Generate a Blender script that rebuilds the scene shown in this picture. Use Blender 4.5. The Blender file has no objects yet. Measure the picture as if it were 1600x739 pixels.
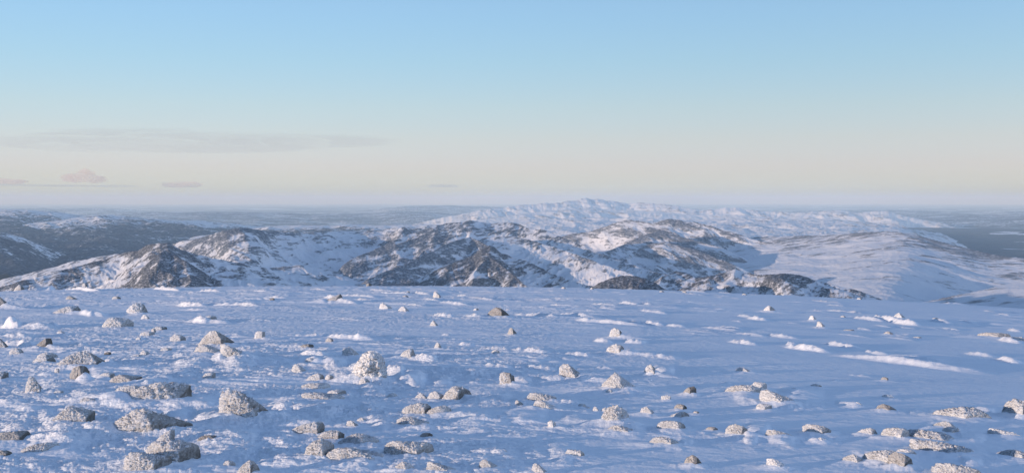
import bpy, bmesh, math, random
import numpy as np
from mathutils import Vector

# ------------------------------------------------------------------ camera, sky, sun, exposure
scene = bpy.context.scene
W, H, F = 1600.0, 739.0, 1715.0          # photograph size and focal length in its pixels
HORIZON_Y = 312.0                        # pixel row of eye level
PITCH = math.atan((H / 2 - HORIZON_Y) / F)
cam_data = bpy.data.cameras.new("camera")
cam_data.sensor_width = 36.0
cam_data.lens = 36.0 * F / W
cam_data.clip_start = 0.1
cam_data.clip_end = 400000.0
cam = bpy.data.objects.new("camera", cam_data)
scene.collection.objects.link(cam)
cam.location = (0, 0, 0)
cam.rotation_euler = (math.pi / 2 - PITCH, 0, 0)
scene.camera = cam

SUN_AZ = math.radians(122.0)             # to the left of the view direction, behind the camera
SUN_EL = math.radians(5.6)
world = bpy.data.worlds.new("World")
scene.world = world
world.use_nodes = True
nt = world.node_tree
for n in list(nt.nodes):
    nt.nodes.remove(n)
out = nt.nodes.new("ShaderNodeOutputWorld")
bg = nt.nodes.new("ShaderNodeBackground")
sky = nt.nodes.new("ShaderNodeTexSky")
sky.sky_type = 'NISHITA'
sky.sun_disc = False
sky.sun_elevation = SUN_EL
sky.sun_rotation = SUN_AZ
sky.altitude = 1200.0
sky.air_density = 1.0
sky.dust_density = 0.3
sky.ozone_density = 2.6
bg.inputs[1].default_value = 0.15
# the winter sky's own tint, by height above the horizon: creamier low down, deeper blue overhead
tc = nt.nodes.new("ShaderNodeTexCoord")
sx = nt.nodes.new("ShaderNodeSeparateXYZ")
nt.links.new(tc.outputs["Generated"], sx.inputs[0])
ramp = nt.nodes.new("ShaderNodeValToRGB")
SKY_TINT = [(0.0, (0.58, 0.70, 0.92)), (0.013, (0.755, 0.765, 1.12)), (0.03, (0.90, 0.745, 1.03)), (0.054, (1.03, 0.785, 0.90)), (0.083, (1.10, 0.855, 0.87)), (0.124, (1.11, 0.94, 0.92)), (0.16, (1.15, 1.0, 0.985)), (0.40, (1.60, 1.24, 1.20)), (1.0, (1.75, 1.32, 1.32))]
SKY_MAX = 1.8
el = ramp.color_ramp.elements
while len(el) < len(SKY_TINT): el.new(0.5)
for q, (p_, c_) in zip(el, SKY_TINT):
    q.position = p_; q.color = tuple(v / SKY_MAX for v in c_) + (1.0,)
nt.links.new(sx.outputs["Z"], ramp.inputs[0])
mul = nt.nodes.new("ShaderNodeVectorMath"); mul.operation = 'MULTIPLY'
nt.links.new(sky.outputs[0], mul.inputs[0]); nt.links.new(ramp.outputs[0], mul.inputs[1])
side = nt.nodes.new("ShaderNodeMath"); side.operation = 'MULTIPLY_ADD'     # the side away from the sun is not quite so dim
nt.links.new(sx.outputs["X"], side.inputs[0]); side.inputs[1].default_value = 0.45 * SKY_MAX; side.inputs[2].default_value = SKY_MAX
mul2 = nt.nodes.new("ShaderNodeVectorMath"); mul2.operation = 'SCALE'
nt.links.new(mul.outputs[0], mul2.inputs[0]); nt.links.new(side.outputs[0], mul2.inputs["Scale"])
nt.links.new(mul2.outputs[0], bg.inputs[0])
nt.links.new(bg.outputs[0], out.inputs[0])

sun_data = bpy.data.lights.new("sun", 'SUN')
sun_data.energy = 2.8
sun_data.angle = math.radians(0.5)
sun_data.color = (1.0, 0.79, 0.65)
sun = bpy.data.objects.new("sun", sun_data)
scene.collection.objects.link(sun)
SUN_DIR = Vector((-math.sin(SUN_AZ) * math.cos(SUN_EL), math.cos(SUN_AZ) * math.cos(SUN_EL), math.sin(SUN_EL)))
sun.rotation_euler = (-SUN_DIR).to_track_quat('-Z', 'Y').to_euler()
sun.location = SUN_DIR * 50

vs = scene.view_settings
vs.view_transform = 'Standard'
vs.look = 'None'
vs.gamma = 1.0
vs.use_curve_mapping = False
vs.exposure = 0.88
scene.cycles.use_denoising = True
scene.cycles.volume_bounces = 12
scene.cycles.max_bounces = 14

# ------------------------------------------------------------------ helpers
def pix_dir(px, py):
    """unit-horizontal direction of a photo pixel: azimuth (right positive) and rise per metre"""
    cx, cy = (px - W / 2) / F, -(py - H / 2) / F
    cp, sp = math.cos(PITCH), math.sin(PITCH)
    x, y, z = cx, cp + cy * sp, -sp + cy * cp
    return np.arctan2(x, y), z / np.hypot(x, y)

_rng = np.random.RandomState(7)
_perm = np.concatenate([_rng.permutation(256)] * 3).astype(np.int32)
_g = _rng.normal(size=(256, 3)); _g /= np.linalg.norm(_g, axis=1)[:, None]
_g = _g.astype(np.float32)

def pn(x, y, z=0.0):
    """gradient noise, about -0.7..0.7"""
    x = np.asarray(x, np.float64); y = np.asarray(y, np.float64); z = np.broadcast_to(np.asarray(z, np.float64), x.shape)
    xi, yi, zi = np.floor(x), np.floor(y), np.floor(z)
    xf, yf, zf = (x - xi).astype(np.float32), (y - yi).astype(np.float32), (z - zi).astype(np.float32)
    xi = xi.astype(np.int64) & 255; yi = yi.astype(np.int64) & 255; zi = zi.astype(np.int64) & 255
    u = xf * xf * xf * (xf * (xf * 6 - 15) + 10)
    v = yf * yf * yf * (yf * (yf * 6 - 15) + 10)
    w = zf * zf * zf * (zf * (zf * 6 - 15) + 10)
    res = None
    acc = 0
    for dx in (0, 1):
        a = _perm[xi + dx]
        wx = u if dx else 1 - u
        for dy in (0, 1):
            b = _perm[a + yi + dy]
            wy = v if dy else 1 - v
            for dz in (0, 1):
                g = _g[_perm[b + zi + dz] & 255]
                wz = w if dz else 1 - w
                acc = acc + wx * wy * wz * (g[..., 0] * (xf - dx) + g[..., 1] * (yf - dy) + g[..., 2] * (zf - dz))
    return acc

def fbm(x, y, z=0.0, octaves=4, gain=0.5):
    s, a, f = 0, 1.0, 1.0
    for i in range(octaves):
        s = s + a * pn(x * f + 17.3 * i, y * f - 9.1 * i, z * f + 3.7 * i)
        a *= gain; f *= 2.03
    return s

def ridged(x, y, z=0.0, octaves=4, gain=0.5):
    s, a, f = 0, 1.0, 1.0
    for i in range(octaves):
        s = s + a * (1 - 2.2 * np.abs(pn(x * f + 11.7 * i, y * f + 5.3 * i, z * f)))
        a *= gain; f *= 2.07
    return s

def sstep(a, b, x):
    t = np.clip((x - a) / (b - a), 0, 1)
    return t * t * (3 - 2 * t)

def grid_mesh(name, X, Y, Z, mat, wrap=False, attrs=None, smooth=True):
    """one mesh from 2-D arrays of coordinates"""
    n, m = X.shape
    me = bpy.data.meshes.new(name)
    me.vertices.add(n * m)
    me.vertices.foreach_set("co", np.stack([X, Y, Z], -1).astype(np.float32).ravel())
    idx = np.arange(n * m, dtype=np.int32).reshape(n, m)
    if wrap:
        idx = np.concatenate([idx, idx[:, :1]], 1)
    q = np.stack([idx[:-1, :-1], idx[:-1, 1:], idx[1:, 1:], idx[1:, :-1]], -1).reshape(-1, 4)
    me.loops.add(q.size)
    me.loops.foreach_set("vertex_index", q.ravel())
    me.polygons.add(len(q))
    me.polygons.foreach_set("loop_start", np.arange(0, q.size, 4, dtype=np.int32))
    me.polygons.foreach_set("loop_total", np.full(len(q), 4, np.int32))
    me.polygons.foreach_set("use_smooth", np.full(len(q), smooth, bool))
    for k, v in (attrs or {}).items():
        at = me.attributes.new(k, 'FLOAT', 'POINT')
        at.data.foreach_set("value", np.asarray(v, np.float32).ravel())
    me.materials.append(mat)
    me.update(calc_edges=True)
    o = bpy.data.objects.new(name, me)
    scene.collection.objects.link(o)
    return o

class Nodes:
    def __init__(self, name):
        self.m = bpy.data.materials.new(name); self.m.use_nodes = True
        self.t = self.m.node_tree
        self.p = self.t.nodes["Principled BSDF"]
        self.o = self.t.nodes["Material Output"]
    def n(self, kind, **kw):
        nd = self.t.nodes.new(kind)
        for k, v in kw.items():
            setattr(nd, k, v)
        return nd
    def l(self, a, b):
        self.t.links.new(a, b)
    def val(self, sock, v):
        if isinstance(v, (int, float)): sock.default_value = v
        else: self.l(v, sock)
    def math(self, op, a, b=0.0, clamp=False):
        nd = self.n("ShaderNodeMath", operation=op, use_clamp=clamp)
        self.val(nd.inputs[0], a); self.val(nd.inputs[1], b)
        return nd.outputs[0]
    def noise(self, vec, scale, detail=4.0, rough=0.55):
        nd = self.n("ShaderNodeTexNoise")
        nd.inputs["Scale"].default_value = scale; nd.inputs["Detail"].default_value = detail; nd.inputs["Roughness"].default_value = rough
        self.l(vec, nd.inputs["Vector"])
        return nd.outputs["Fac"]
    def mapr(self, v, a, b, c=0.0, d=1.0):
        nd = self.n("ShaderNodeMapRange", interpolation_type='SMOOTHSTEP')
        self.l(v, nd.inputs[0])
        nd.inputs[1].default_value = a; nd.inputs[2].default_value = b; nd.inputs[3].default_value = c; nd.inputs[4].default_value = d
        return nd.outputs[0]
    def mix(self, f, a, b):
        nd = self.n("ShaderNodeMix", data_type='RGBA')
        self.val(nd.inputs[0], f)
        for s, v in ((nd.inputs[6], a), (nd.inputs[7], b)):
            if isinstance(v, tuple): s.default_value = v + (1.0,)
            else: self.l(v, s)
        return nd.outputs[2]
    def attr(self, name):
        return self.n("ShaderNodeAttribute", attribute_name=name).outputs["Fac"]
    def pos(self):
        return self.n("ShaderNodeNewGeometry").outputs["Position"]
    def scaled(self, v, s):
        nd = self.n("ShaderNodeVectorMath", operation='MULTIPLY')
        self.l(v, nd.inputs[0]); nd.inputs[1].default_value = s
        return nd.outputs[0]
    def bump(self, h, dist, strength=1.0):
        nd = self.n("ShaderNodeBump")
        nd.inputs["Distance"].default_value = dist; nd.inputs["Strength"].default_value = strength
        self.l(h, nd.inputs["Height"])
        self.l(nd.outputs[0], self.p.inputs["Normal"])

SNOW = (0.84, 0.87, 0.91)
def snow_material():
    k = Nodes("wind_packed_snow")
    p = k.pos()
    crust = k.attr("crust")
    big = k.noise(p, 0.5, 3)
    c = k.mix(k.mapr(big, 0.35, 0.65), (0.80, 0.84, 0.89), SNOW)
    k.l(c, k.p.inputs["Base Color"])
    k.p.inputs["Roughness"].default_value = 0.7
    k.p.inputs["Specular IOR Level"].default_value = 0.2
    f1 = k.noise(p, 28.0, 4, 0.65)
    f2 = k.noise(k.scaled(p, (0.35, 1.0, 1.0)), 9.0, 4, 0.6)
    h = k.math('ADD', k.math('MULTIPLY', f1, 0.35), f2)
    h = k.math('MULTIPLY', h, k.math('ADD', k.math('MULTIPLY', crust, 0.9), 0.25))
    k.bump(h, 0.038)
    return k.m

def hill_material(name, rock=(0.054, 0.061, 0.072), fine=0.02, coarse=0.006, soft=0.10, snow=(0.68, 0.705, 0.745), lie=0.5, stretch=0.35, a1=1.5, a2=0.8, dust=0.5, relief=5.0):
    """snow broken by rock; the streaks run down the slope, leaning sideways by lie"""
    k = Nodes(name)
    p = k.pos()
    r = k.attr("rock")
    mp = k.n("ShaderNodeMapping", vector_type='TEXTURE')
    mp.inputs["Rotation"].default_value = (0, 0, lie); mp.inputs["Scale"].default_value = (1, 1 / stretch, 1)
    k.l(p, mp.inputs[0])
    n1 = k.noise(mp.outputs[0], fine, 6, 0.68)
    n2 = k.noise(mp.outputs[0], coarse, 4, 0.55)
    n3 = k.noise(p, fine * 1.9, 4, 0.7)
    v = k.math('ADD', r, k.math('MULTIPLY', k.math('SUBTRACT', n1, 0.5), a1))
    v = k.math('ADD', v, k.math('MULTIPLY', k.math('SUBTRACT', n2, 0.5), a2))
    v = k.math('ADD', v, k.math('MULTIPLY', k.math('SUBTRACT', n3, 0.5), a1 * 0.45))
    f = k.mapr(v, 0.5 - soft, 0.5 + soft)
    tone = k.mix(n1, rock, tuple(c * 1.7 for c in rock))
    tone = k.mix(k.math('MULTIPLY', k.mapr(n3, 0.46, 0.68), dust), tone, snow)      # snow caught on the ledges
    k.l(k.mix(f, snow, tone), k.p.inputs["Base Color"])
    k.p.inputs["Roughness"].default_value = 0.85
    k.p.inputs["Specular IOR Level"].default_value = 0.15
    if relief:
        k.bump(k.math('ADD', k.math('MULTIPLY', n1, f), k.math('MULTIPLY', n3, 0.35)), relief, 0.9)
    return k.m

def setting(o, label=None):
    o["kind"] = "structure"
    if label: o["label"] = label
    return o
# ------------------------------------------------------------------ the near snow field
GA, GB, GC = 0.0566, 1.02e-4, 0.0
def edge_row(az):                        # extra fall of the plateau towards the right
    px = W / 2 + F * np.tan(np.clip(az, -1.0, 1.0))
    return (np.interp(px, [-600, 0, 400, 800, 1000, 1200, 1600, 2200], [-6, -6, -4, 0.5, 3, 8, 18, 30])) / F

def ground_base(x, y):
    d = np.hypot(x, y)
    az = np.arctan2(x, y)
    c = np.cos(az)
    front = sstep(-0.2, 0.75, c)
    fall = (GA + edge_row(az)) * front + 0.004 * (1 - front)
    fade = d / (d + 6.0)
    return -1.72 - fall * d * fade - GB * d * d * (0.25 + 0.75 * front)

def on_ground(px, py):
    """where the ray through a photo pixel meets the plateau"""
    az, rise = pix_dir(px, py)
    s, c = math.sin(az), math.cos(az)
    ds = np.geomspace(3, 400, 4000)
    g = ground_base(ds * s, ds * c) - rise * ds
    hit = np.nonzero(g >= 0)[0]
    d = ds[hit[0]] if len(hit) else ds[np.argmax(g / ds)]
    return d * s, d * c, d

# snow ridges whose sunward faces catch the light: x0, x1, top row, bottom row, steepness
RIDGES = [
 (70,86,447.5,454,.2),(50,84,446,453,.2),(94,160,448,456,.16),(236,282,447,455,.22),(283,300,453,456,.15),(310,345,451,457,.16),(345,420,455,458,.12),(182,198,448,453,.2),
 (276,322,471,481,.24),(330,410,473,482,.22),(283,330,483,488,.14),(300,326,497,507,.16),(290,360,499,507,.14),
 (400,424,455,459,.15),(412,450,462,468,.16),(480,516,452,456,.18),(528,590,459,465,.2),(486,512,467,471,.2),(548,585,469,474,.2),(505,528,460,468,.2),(525,560,471,477,.18),(578,612,453,458,.18),(400,420,476,480,.16),
 (478,500,523,529,.22),(514,582,521,533,.24),(452,462,529,533,.2),(500,512,523,528,.2),
 (600,640,455,461,.18),(640,675,456,462,.16),(660,690,467,472,.18),(711,735,459,465,.22),(725,776,466,471,.2),(620,665,475,480,.16),(688,735,472,478,.16),(676,710,488,499,.24),(718,758,493,500,.24),(690,706,520,525,.18),(745,800,468,471,.14),(790,800,481,486,.2),
 (853,886,460,463,.18),(800,815,467,471,.18),(860,895,478,482,.14),(925,965,475,480,.16),(965,1000,471,479,.2),(805,870,490,498,.2),(870,935,491,498,.2),(896,1010,498,507,.2),(975,1010,500,507,.2),(935,965,482,486,.14),
 (1000,1022,475,480,.14),(1000,1045,484,490,.16),(1003,1040,500,509,.22),(1040,1075,505,512,.14),(1055,1115,451,456,.16),(1098,1160,511,516,.16),(1125,1162,509,515,.18),(1150,1200,519,525,.12),(1153,1178,490,496,.2),(1168,1202,492,501,.2),(1140,1186,527,537,.3),(1144,1162,500,504,.18),(1120,1145,455,459,.15),
 (1200,1250,521,528,.18),(1230,1247,530,539,.3),(1228,1300,533,546,.26),(1290,1345,531,541,.2),(1300,1430,554,561,.13),(1340,1546,558,572,.11),(1390,1480,551,560,.11),(1265,1290,485,489,.18),(1295,1330,484,489,.2),(1325,1350,487,492,.18),(1294,1322,475,479,.2),(1335,1385,494,502,.18),(1360,1420,492,504,.22),(1400,1440,496,509,.22),(1340,1365,512,516,.15),(1368,1398,507,511,.15),(1452,1490,499,506,.15),(1500,1528,503,506,.15),(1475,1505,512,516,.12),(1518,1530,475,477.5,.18),(1440,1452,471,474,.18),(1536,1560,486,489,.14),(1560,1580,490,494,.14),(1575,1600,514,520,.2),(1560,1600,527,536,.2),(1510,1560,547,555,.14),(1560,1600,553,566,.16),(1330,1366,582,586,.14),(1355,1367,543,549,.18),(1363,1392,545,552,.16),
 (0,30,503,517,.16),(0,85,502,517,.12),(2,50,521,531,.18),(70,90,504,512,.15),(125,165,486,497,.14),(85,96,520,524,.2),(0,62,530,546,.16),(110,135,538,547,.12),(160,174,563,573,.2),
 (700,765,536,540,.2),(718,740,534,541,.18),(745,800,539,548,.26),(800,862,542,552,.26),(820,868,569,578,.18),(755,800,569,577,.22),(800,818,571,577,.2),(723,755,581,590,.18),(932,956,569,575,.2),(885,930,548,557,.14),
 (602,630,576,600,.30),(618,664,583,605,.3),(672,706,591,604,.18),(740,800,616,630,.14),(648,682,553,566,.18),(1025,1055,571,586,.18),(1005,1065,550,560,.14),(875,905,625,632,.14),(805,830,588,598,.16),(975,1010,524,536,.12),(930,956,524,535,.14),(975,1000,543,553,.14),
 (1130,1146,595,599,.15),(1150,1190,620,634,.12),(1220,1290,612,628,.10),(1310,1350,625,636,.15),(1303,1312,590,594,.2),(1168,1188,699,704,.25),(1205,1245,688,700,.14),(1225,1250,697,702,.14),(1265,1300,688,695,.14),(1335,1440,711,722,.16),(1530,1558,634,645,.18),(1500,1545,681,694,.14),(1505,1540,722,733,.16),(1170,1205,668,684,.16),(1165,1186,686,696,.14),(1062,1085,688,697,.12),
 (418,470,634,648,.2),(440,530,640,661,.18),(418,450,648,662,.14),(460,530,560,572,.1),(470,510,545,560,.2),(505,540,568,588,.12),(520,560,588,602,.16),(545,590,582,600,.12),(790,852,648,669,.2),(700,800,655,680,.14),(560,600,608,622,.16),(560,600,640,655,.14),(575,610,660,675,.18),
 (400,460,688,700,.14),(400,430,707,715,.16),(400,450,722,735,.16),(345,400,686,700,.12),(310,400,704,735,.12),(255,290,650,668,.2),(300,372,655,680,.12),(265,330,640,652,.1),(420,520,720,742,.12),(520,600,715,742,.14),(600,680,728,742,.14),(735,800,705,722,.14),(860,900,712,732,.1),(935,1005,667,690,.14),(880,940,655,672,.12),
 (40,110,700,718,.2),(70,130,703,722,.16),(0,40,676,692,.12),(60,130,668,690,.14),(20,60,645,655,.14),(110,170,622,636,.18),(215,270,592,612,.14),(60,110,610,625,.1),(140,172,590,606,.14),(115,140,600,612,.1),(255,300,585,600,.14),(330,400,560,590,.14),(270,330,565,585,.12),
]
rnd = random.Random(3)
for _ in range(90):                      # the many thin streaks of the far field
    x_, y_, w_ = rnd.uniform(0, 1600), 454 + 66 * rnd.random() ** 1.5, rnd.uniform(14, 80)
    y_ += np.interp(x_, [0, 800, 1600], [-6, 0, 16])
    t_ = rnd.uniform(1.4, 3.6)
    RIDGES.append((x_ - w_ / 2, x_ + w_ / 2, y_ - t_, y_, rnd.uniform(.12, .24)))

ROCK_SPOTS = []                          # filled from the table of rocks: x, y, width, height, tail
# ------------------------------------------------------------------ the stones: name, columns, rows in the photograph, outline, rime 0..1, lee tail 0..1, label
ROCKS = [
 # ---- big stones of the left foreground
 ("boulder",175,295,646,688,[(175,686),(188,677),(203,667),(214,653),(223,646),(233,650),(247,660),(262,670),(280,677),(295,681),(284,688)],.42,.5,"large wedge-shaped rimed boulder with a pointed top, biggest stone in the left foreground"),
 ("boulder",85,143,643,675,[(85,674),(95,662),(103,652),(111,643),(122,647),(134,650),(143,655),(138,668)],.45,.1,"dark ragged boulder at the left end of the drift beside the large pointed wedge"),
 ("boulder",237,310,697,735,[(237,710),(246,700),(262,697),(284,698),(301,704),(308,712),(310,735),(296,735),(240,722)],.62,.35,"pale box-shaped boulder with a shaded flat right end, at the bottom edge"),
 ("boulder",200,267,713,745,[(202,739),(204,722),(211,714),(222,716),(238,722),(254,725),(262,731),(267,745)],.6,.2,"low rime-crusted boulder cut by the bottom edge, in front of the pale box-shaped one"),
 ("boulder",349,420,618,665,[(350,632),(353,623),(363,618),(377,622),(398,636),(411,648),(420,660),(402,663),(383,665),(364,660),(357,646)],.5,.6,"big tilted boulder with a coarse white front and dark right side, standing alone"),
 ("flat_rock",198,295,610,640,[(198,639),(213,628),(232,616),(251,610),(276,614),(293,617),(295,637),(270,640)],.5,.4,"long flat-topped slab with a dark upright right end, above the large pointed wedge"),
 ("snow_lump",184,240,612,638,[(184,622),(192,614),(210,612),(228,616),(238,624),(220,636),(196,630)],.92,0,"white snow-plastered stone against the left end of the long flat-topped slab"),
 ("boulder",113,138,580,605,[(114,604),(113,594),(117,584),(124,580),(132,581),(137,590),(138,600),(130,605)],.22,.7,"dark tooth-like boulder with one pale left face, standing upright at the left"),
 ("boulder",313,364,524,547,[(313,546),(320,536),(329,525),(336,523),(345,528),(354,538),(364,544),(350,549)],.35,.2,"dark-topped boulder at the back of the three-stone cluster upper left"),
 ("snow_lump",305,352,539,562,[(306,558),(309,547),(316,540),(326,541),(340,548),(352,556),(345,563)],.9,.1,"white snow-plastered ledge at the front left of the three-stone cluster upper left"),
 ("boulder",349,398,546,573,[(353,568),(349,548),(354,546),(366,552),(380,561),(398,572),(370,574)],.62,.4,"sharp wedge with a bright triangular left face, right stone of the three-stone cluster"),
 ("rock",329,342,559,567,"dome",.55,.1,"small round stone half sunk in front of the three-stone cluster"),
 ("rock",57,84,559,573,[(57,570),(66,562),(72,559),(80,563),(84,572),(70,574)],.55,.2,"small pyramid stone with a sunlit left face before a snow-capped hump at far left"),
 ("rock",62,88,553,563,"dome",.85,.4,"snow-capped rounded hump right behind the small pyramid stone at far left"),
 ("boulder",97,158,557,579,[(97,578),(110,571),(118,562),(128,558),(136,557),(142,563),(150,572),(158,576),(130,579)],.5,.3,"broad low wedge with long sloping sides, just above the dark tooth-like boulder"),
 ("rock",172,220,594,609,[(173,608),(180,599),(188,594),(196,600),(206,597),(218,600),(220,608),(196,610)],.36,.7,"dark double-humped stone with a smooth drift trailing off its right end"),
 ("flat_rock",158,178,589,598,"slab",.7,.2,"thin pale slab just left of the dark double-humped stone"),
 ("rock",59,80,534,548,[(59,546),(66,541),(71,534),(78,535),(80,547),(68,548)],.12,.6,"black angular stone with an upright right side near the left edge"),
 ("rock",18,35,546,557,"dome",.7,.7,"small pale round stone below left of the black angular stone"),
 ("rock",-10,11,530,548,"peak.4",.4,.2,"craggy stone cut by the left edge, level with the black angular stone"),
 ("rock",-8,11,587,603,"block",.5,.1,"grey stone cut by the left edge, level with the dark tooth-like boulder"),
 ("rock",46,65,598,623,[(46,618),(49,604),(52,598),(56,604),(61,614),(65,622),(56,624)],.7,.2,"leaning snow-coated blade with a narrow dark right rim, left foreground"),
 ("rock",86,92,580,588,"block",.75,.1,"tiny upright pale stone left of the dark tooth-like boulder"),
 ("snow_lump",86,98,621,626,"slab",.95,0,"small white snow lump between the leaning snow-coated blade and the flat slab"),
 ("flat_rock",131,168,633,644,"peak.2",.75,.3,"cream-coloured low stone with a pointed left end, above the dark ragged boulder"),
 ("boulder",-14,40,686,702,"slab",.3,.1,"dark flat boulder in shade at the left edge, lower foreground"),
 ("rock",-12,16,712,724,"dome",.2,.1,"dark stone at the left edge near the bottom corner"),
 ("flat_rock",42,90,704,716,"peak.7",.85,.2,"rime-crusted low ridge stone with a narrow white nose, bottom left"),
 ("flat_rock",249,272,680,699,[(249,697),(258,688),(266,680),(272,681),(266,692),(260,699)],.8,.1,"small leaning pale plate between the large pointed wedge and the box-shaped boulder"),
 ("rock",310,343,686,698,"dome",.1,.2,"low dark shaded stone right of the large pointed wedge's tail end"),
 ("rock",350,368,724,735,"dome",.85,.2,"small white-crusted stone near the bottom edge, right of the box-shaped boulder"),
 ("rock",374,406,727,748,"peak.6",.6,.2,"crusted stone cut by the bottom edge, second to the right of the box-shaped boulder"),
 # ---- middle left, farther up
 ("rock",23,37,446,455,"peak.6",.4,.6,"brown stone close to the plateau rim at far left"),
 ("rock",129,136,445,450,"dome",.5,.3,"tiny stone near the plateau rim, right of the brown rim stone"),
 ("rock",104,120,464.5,470,"peak.35",.3,.4,"small flat brown stone in smooth snow, upper left"),
 ("rock",176,188,464,469.5,"dome",.45,.3,"small brown stone with white flanks, right of the small flat brown stone"),
 ("rock",-9,11,469,486,"peak.4",.35,.8,"dark stone cut by the left edge, highest one on that edge"),
 ("boulder",87,122,481,495,[(87,493),(97,487),(107,482),(118,482),(122,487),(121,494),(104,496)],.5,.8,"rimed block with a snow ramp up its left side and shaded right end, upper left"),
 ("boulder",165,206,500,516,[(165,513),(171,504),(175,500),(186,503),(198,501),(206,508),(204,514),(182,517)],.78,.3,"wide snow-covered hump with a bright pointed left tip, upper left"),
 ("snow_lump",90,100,519,525,"dome",.95,.1,"tiny white snow lump in the flat left of the wide snow-covered hump"),
 ("rock",202,229,477,494,[(202,488),(208,481),(214,477),(223,478),(226,484),(229,493),(218,495)],.6,.3,"upright pale stone with a crooked dark right rim, upper left"),
 ("rock",221,234,493,501,"peak.45",.75,.2,"small white pyramid at the foot of the upright pale stone"),
 ("flat_rock",318,338,496,504,"slab",.55,.2,"thin brown slab lying in a pale snow patch, upper left of the middle"),
 ("rock",237,243,515,523,"block",.6,.1,"little knob of rock just above a bright white plate, upper left"),
 ("flat_rock",221,241,522,529,"slab",.9,.1,"bright white plate under the little knob of rock"),
 ("rock",213,220,529,534,"dome",.8,.1,"tiny pink-white stone left below the bright white plate"),
 ("flat_rock",240,260,511,518,"slab",.45,.1,"brown strip of rock flush with the snow, upper left"),
 ("rock",268,289,526,538,[(268,532),(274,526),(283,526.5),(289,532),(287,538),(274,538)],.6,.3,"rounded grey stone with a snow shelf on its left, left of the three-stone cluster"),
 ("rock",220,236,550,558,"peak.4",.7,.2,"small white-topped stone with a dark right foot, left of the middle"),
 ("flat_rock",207,222,555,561,"slab",.8,.1,"flat cream stone beside the small white-topped stone"),
 ("rock",252,269,545,551,"dome",.7,.1,"low snowy stone between the small white-topped stone and the three-stone cluster"),
 ("rock",163,173,552,557,"slab",.1,.2,"tiny dark stone in the blue snow right of the broad low wedge"),
 ("rock",318,336,587,598,[(318,597),(322,590),(330,587),(336,589),(336,597),(327,599)],.7,.3,"small squared stone with snow on its left, below the three-stone cluster"),
 ("rock",262,279,603,609,"dome",.3,.2,"low dark stone just above the flat-topped slab's right half"),
 # ---- around the middle
 ("rock",508,536,464,476,[(508,475),(519,471),(528,466),(532,464),(535,470),(536,475),(522,477)],.35,.6,"dark stone with a snowy left slope near the plateau rim, left of the middle"),
 ("rock",421,429,471,474.5,"slab",.1,.2,"tiny flat dark stone in smooth snow near the rim"),
 ("flat_rock",572,580,443,446,"slab",.1,.1,"tiny dark flat stone right on the plateau rim below the central mountain"),
 ("rock",399,414,522,534,"block",.72,.6,"small cube-like pale stone with a grey right face, alone left of the middle"),
 ("flat_rock",594,614,476,486,"peak.3",.8,.3,"pale wedge pointing left in the upper middle"),
 ("rock",628,639,464,469.5,"dome",.2,.1,"small dark stone, lower one of the close pair under the pointed hill"),
 ("rock",635,640,457,461.5,"block",.4,.1,"tiny stone, upper one of the close pair under the pointed hill"),
 ("rock",677,689,460,469,"peak.3",.55,.2,"small leaning stone right of the close pair under the pointed hill"),
 ("rock",621,641,481,490,"peak.5",.6,.5,"small peaked stone with white left flank in the upper middle"),
 ("rock",671,686,502,512,"peak.45",.6,.3,"small craggy stone between two snow streaks in the upper middle"),
 ("boulder",760,798,484,500,[(760,498),(766,491),(775,485),(782,486),(789,491),(797,499),(780,501)],.15,.2,"dark dome-shaped boulder, the most conspicuous dark stone of the far snow field"),
 ("rock",740,748,482,486,"slab",.5,.1,"tiny pale stone just left of the dark dome-shaped boulder"),
 ("rock",793,809,512.5,525,"peak.4",.3,.4,"dark knobbly stone below right of the dark dome-shaped boulder"),
 ("rock",953,974,513,528,[(953,527),(956,517),(961,513.5),(968,515),(972,521),(974,528),(963,529)],.5,.9,"brown rounded stone with snow aprons on both sides, upper one of two in line"),
 ("rock",949,976,537,554,[(949,548),(955,543),(963,538),(971,540),(975,546),(974,553),(963,553)],.45,.9,"rimed stone with a blocky dark right end, lower one of two in line"),
 ("rock",1009,1026,568,587,[(1009,580),(1013,571),(1018,568),(1023,573),(1025,581),(1021,587),(1011,585)],.6,1.0,"peaked stone with a long smooth snow tail to its right"),
 ("boulder",876,914,570,593,[(877,592),(876,577),(881,571),(889,571),(898,579),(908,586),(914,592),(896,594)],.5,.7,"wedge-shaped boulder with its tall ragged edge on the left, right of the middle"),
 ("snow_lump",938,1002,580,612,[(938,610),(948,600),(955,587),(961,580),(968,585),(978,596),(990,604),(1002,610),(970,614)],.95,.2,"large cone of white snow over a buried stone, right of the wedge-shaped boulder"),
 ("snow_lump",945,961,606,614,"peak.5",.95,.1,"small white cone in front of the large snow cone"),
 ("boulder",782,804,581,602,[(784,594),(782,586),(787,582),(796,582),(803,588),(804,597),(798,602),(790,601)],.4,.7,"egg-like grey boulder standing on its narrow end in smooth snow"),
 ("rock",627,649,549,564,[(627,562),(633,555),(640,551),(645,550),(648,560),(650,564),(636,565)],.75,.8,"pale stone with a notched peak and a dark right edge, upper middle"),
 ("rock",679,690,538,547,"peak.5",.75,.4,"tiny pointed white stone beside the long snow streak in the middle"),
 ("flat_rock",768,781,551,557,"dome",.7,.1,"tiny low cream stone between two snow streaks in the middle"),
 ("boulder",559,602,558,601,"tower",.88,.2,"tall cauliflower-like tower of white rime, the highest stone in the middle"),
 ("snow_lump",545,551,574,585,"block",.98,.1,"tiny upright stick of white rime left of the tall rime tower"),
 ("rock",562,578,596,606,"dome",.7,.1,"small rubble stone at the foot of the tall rime tower"),
 ("rock",537,561,547,562,[(537,558),(538,551),(547,547),(554,552),(561,559),(548,562)],.88,.4,"white wedge fanning to the left, above left of the tall rime tower"),
 ("rock",477,495,563,571,"dome",.7,.3,"small cream rounded stone left of the tall rime tower"),
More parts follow.
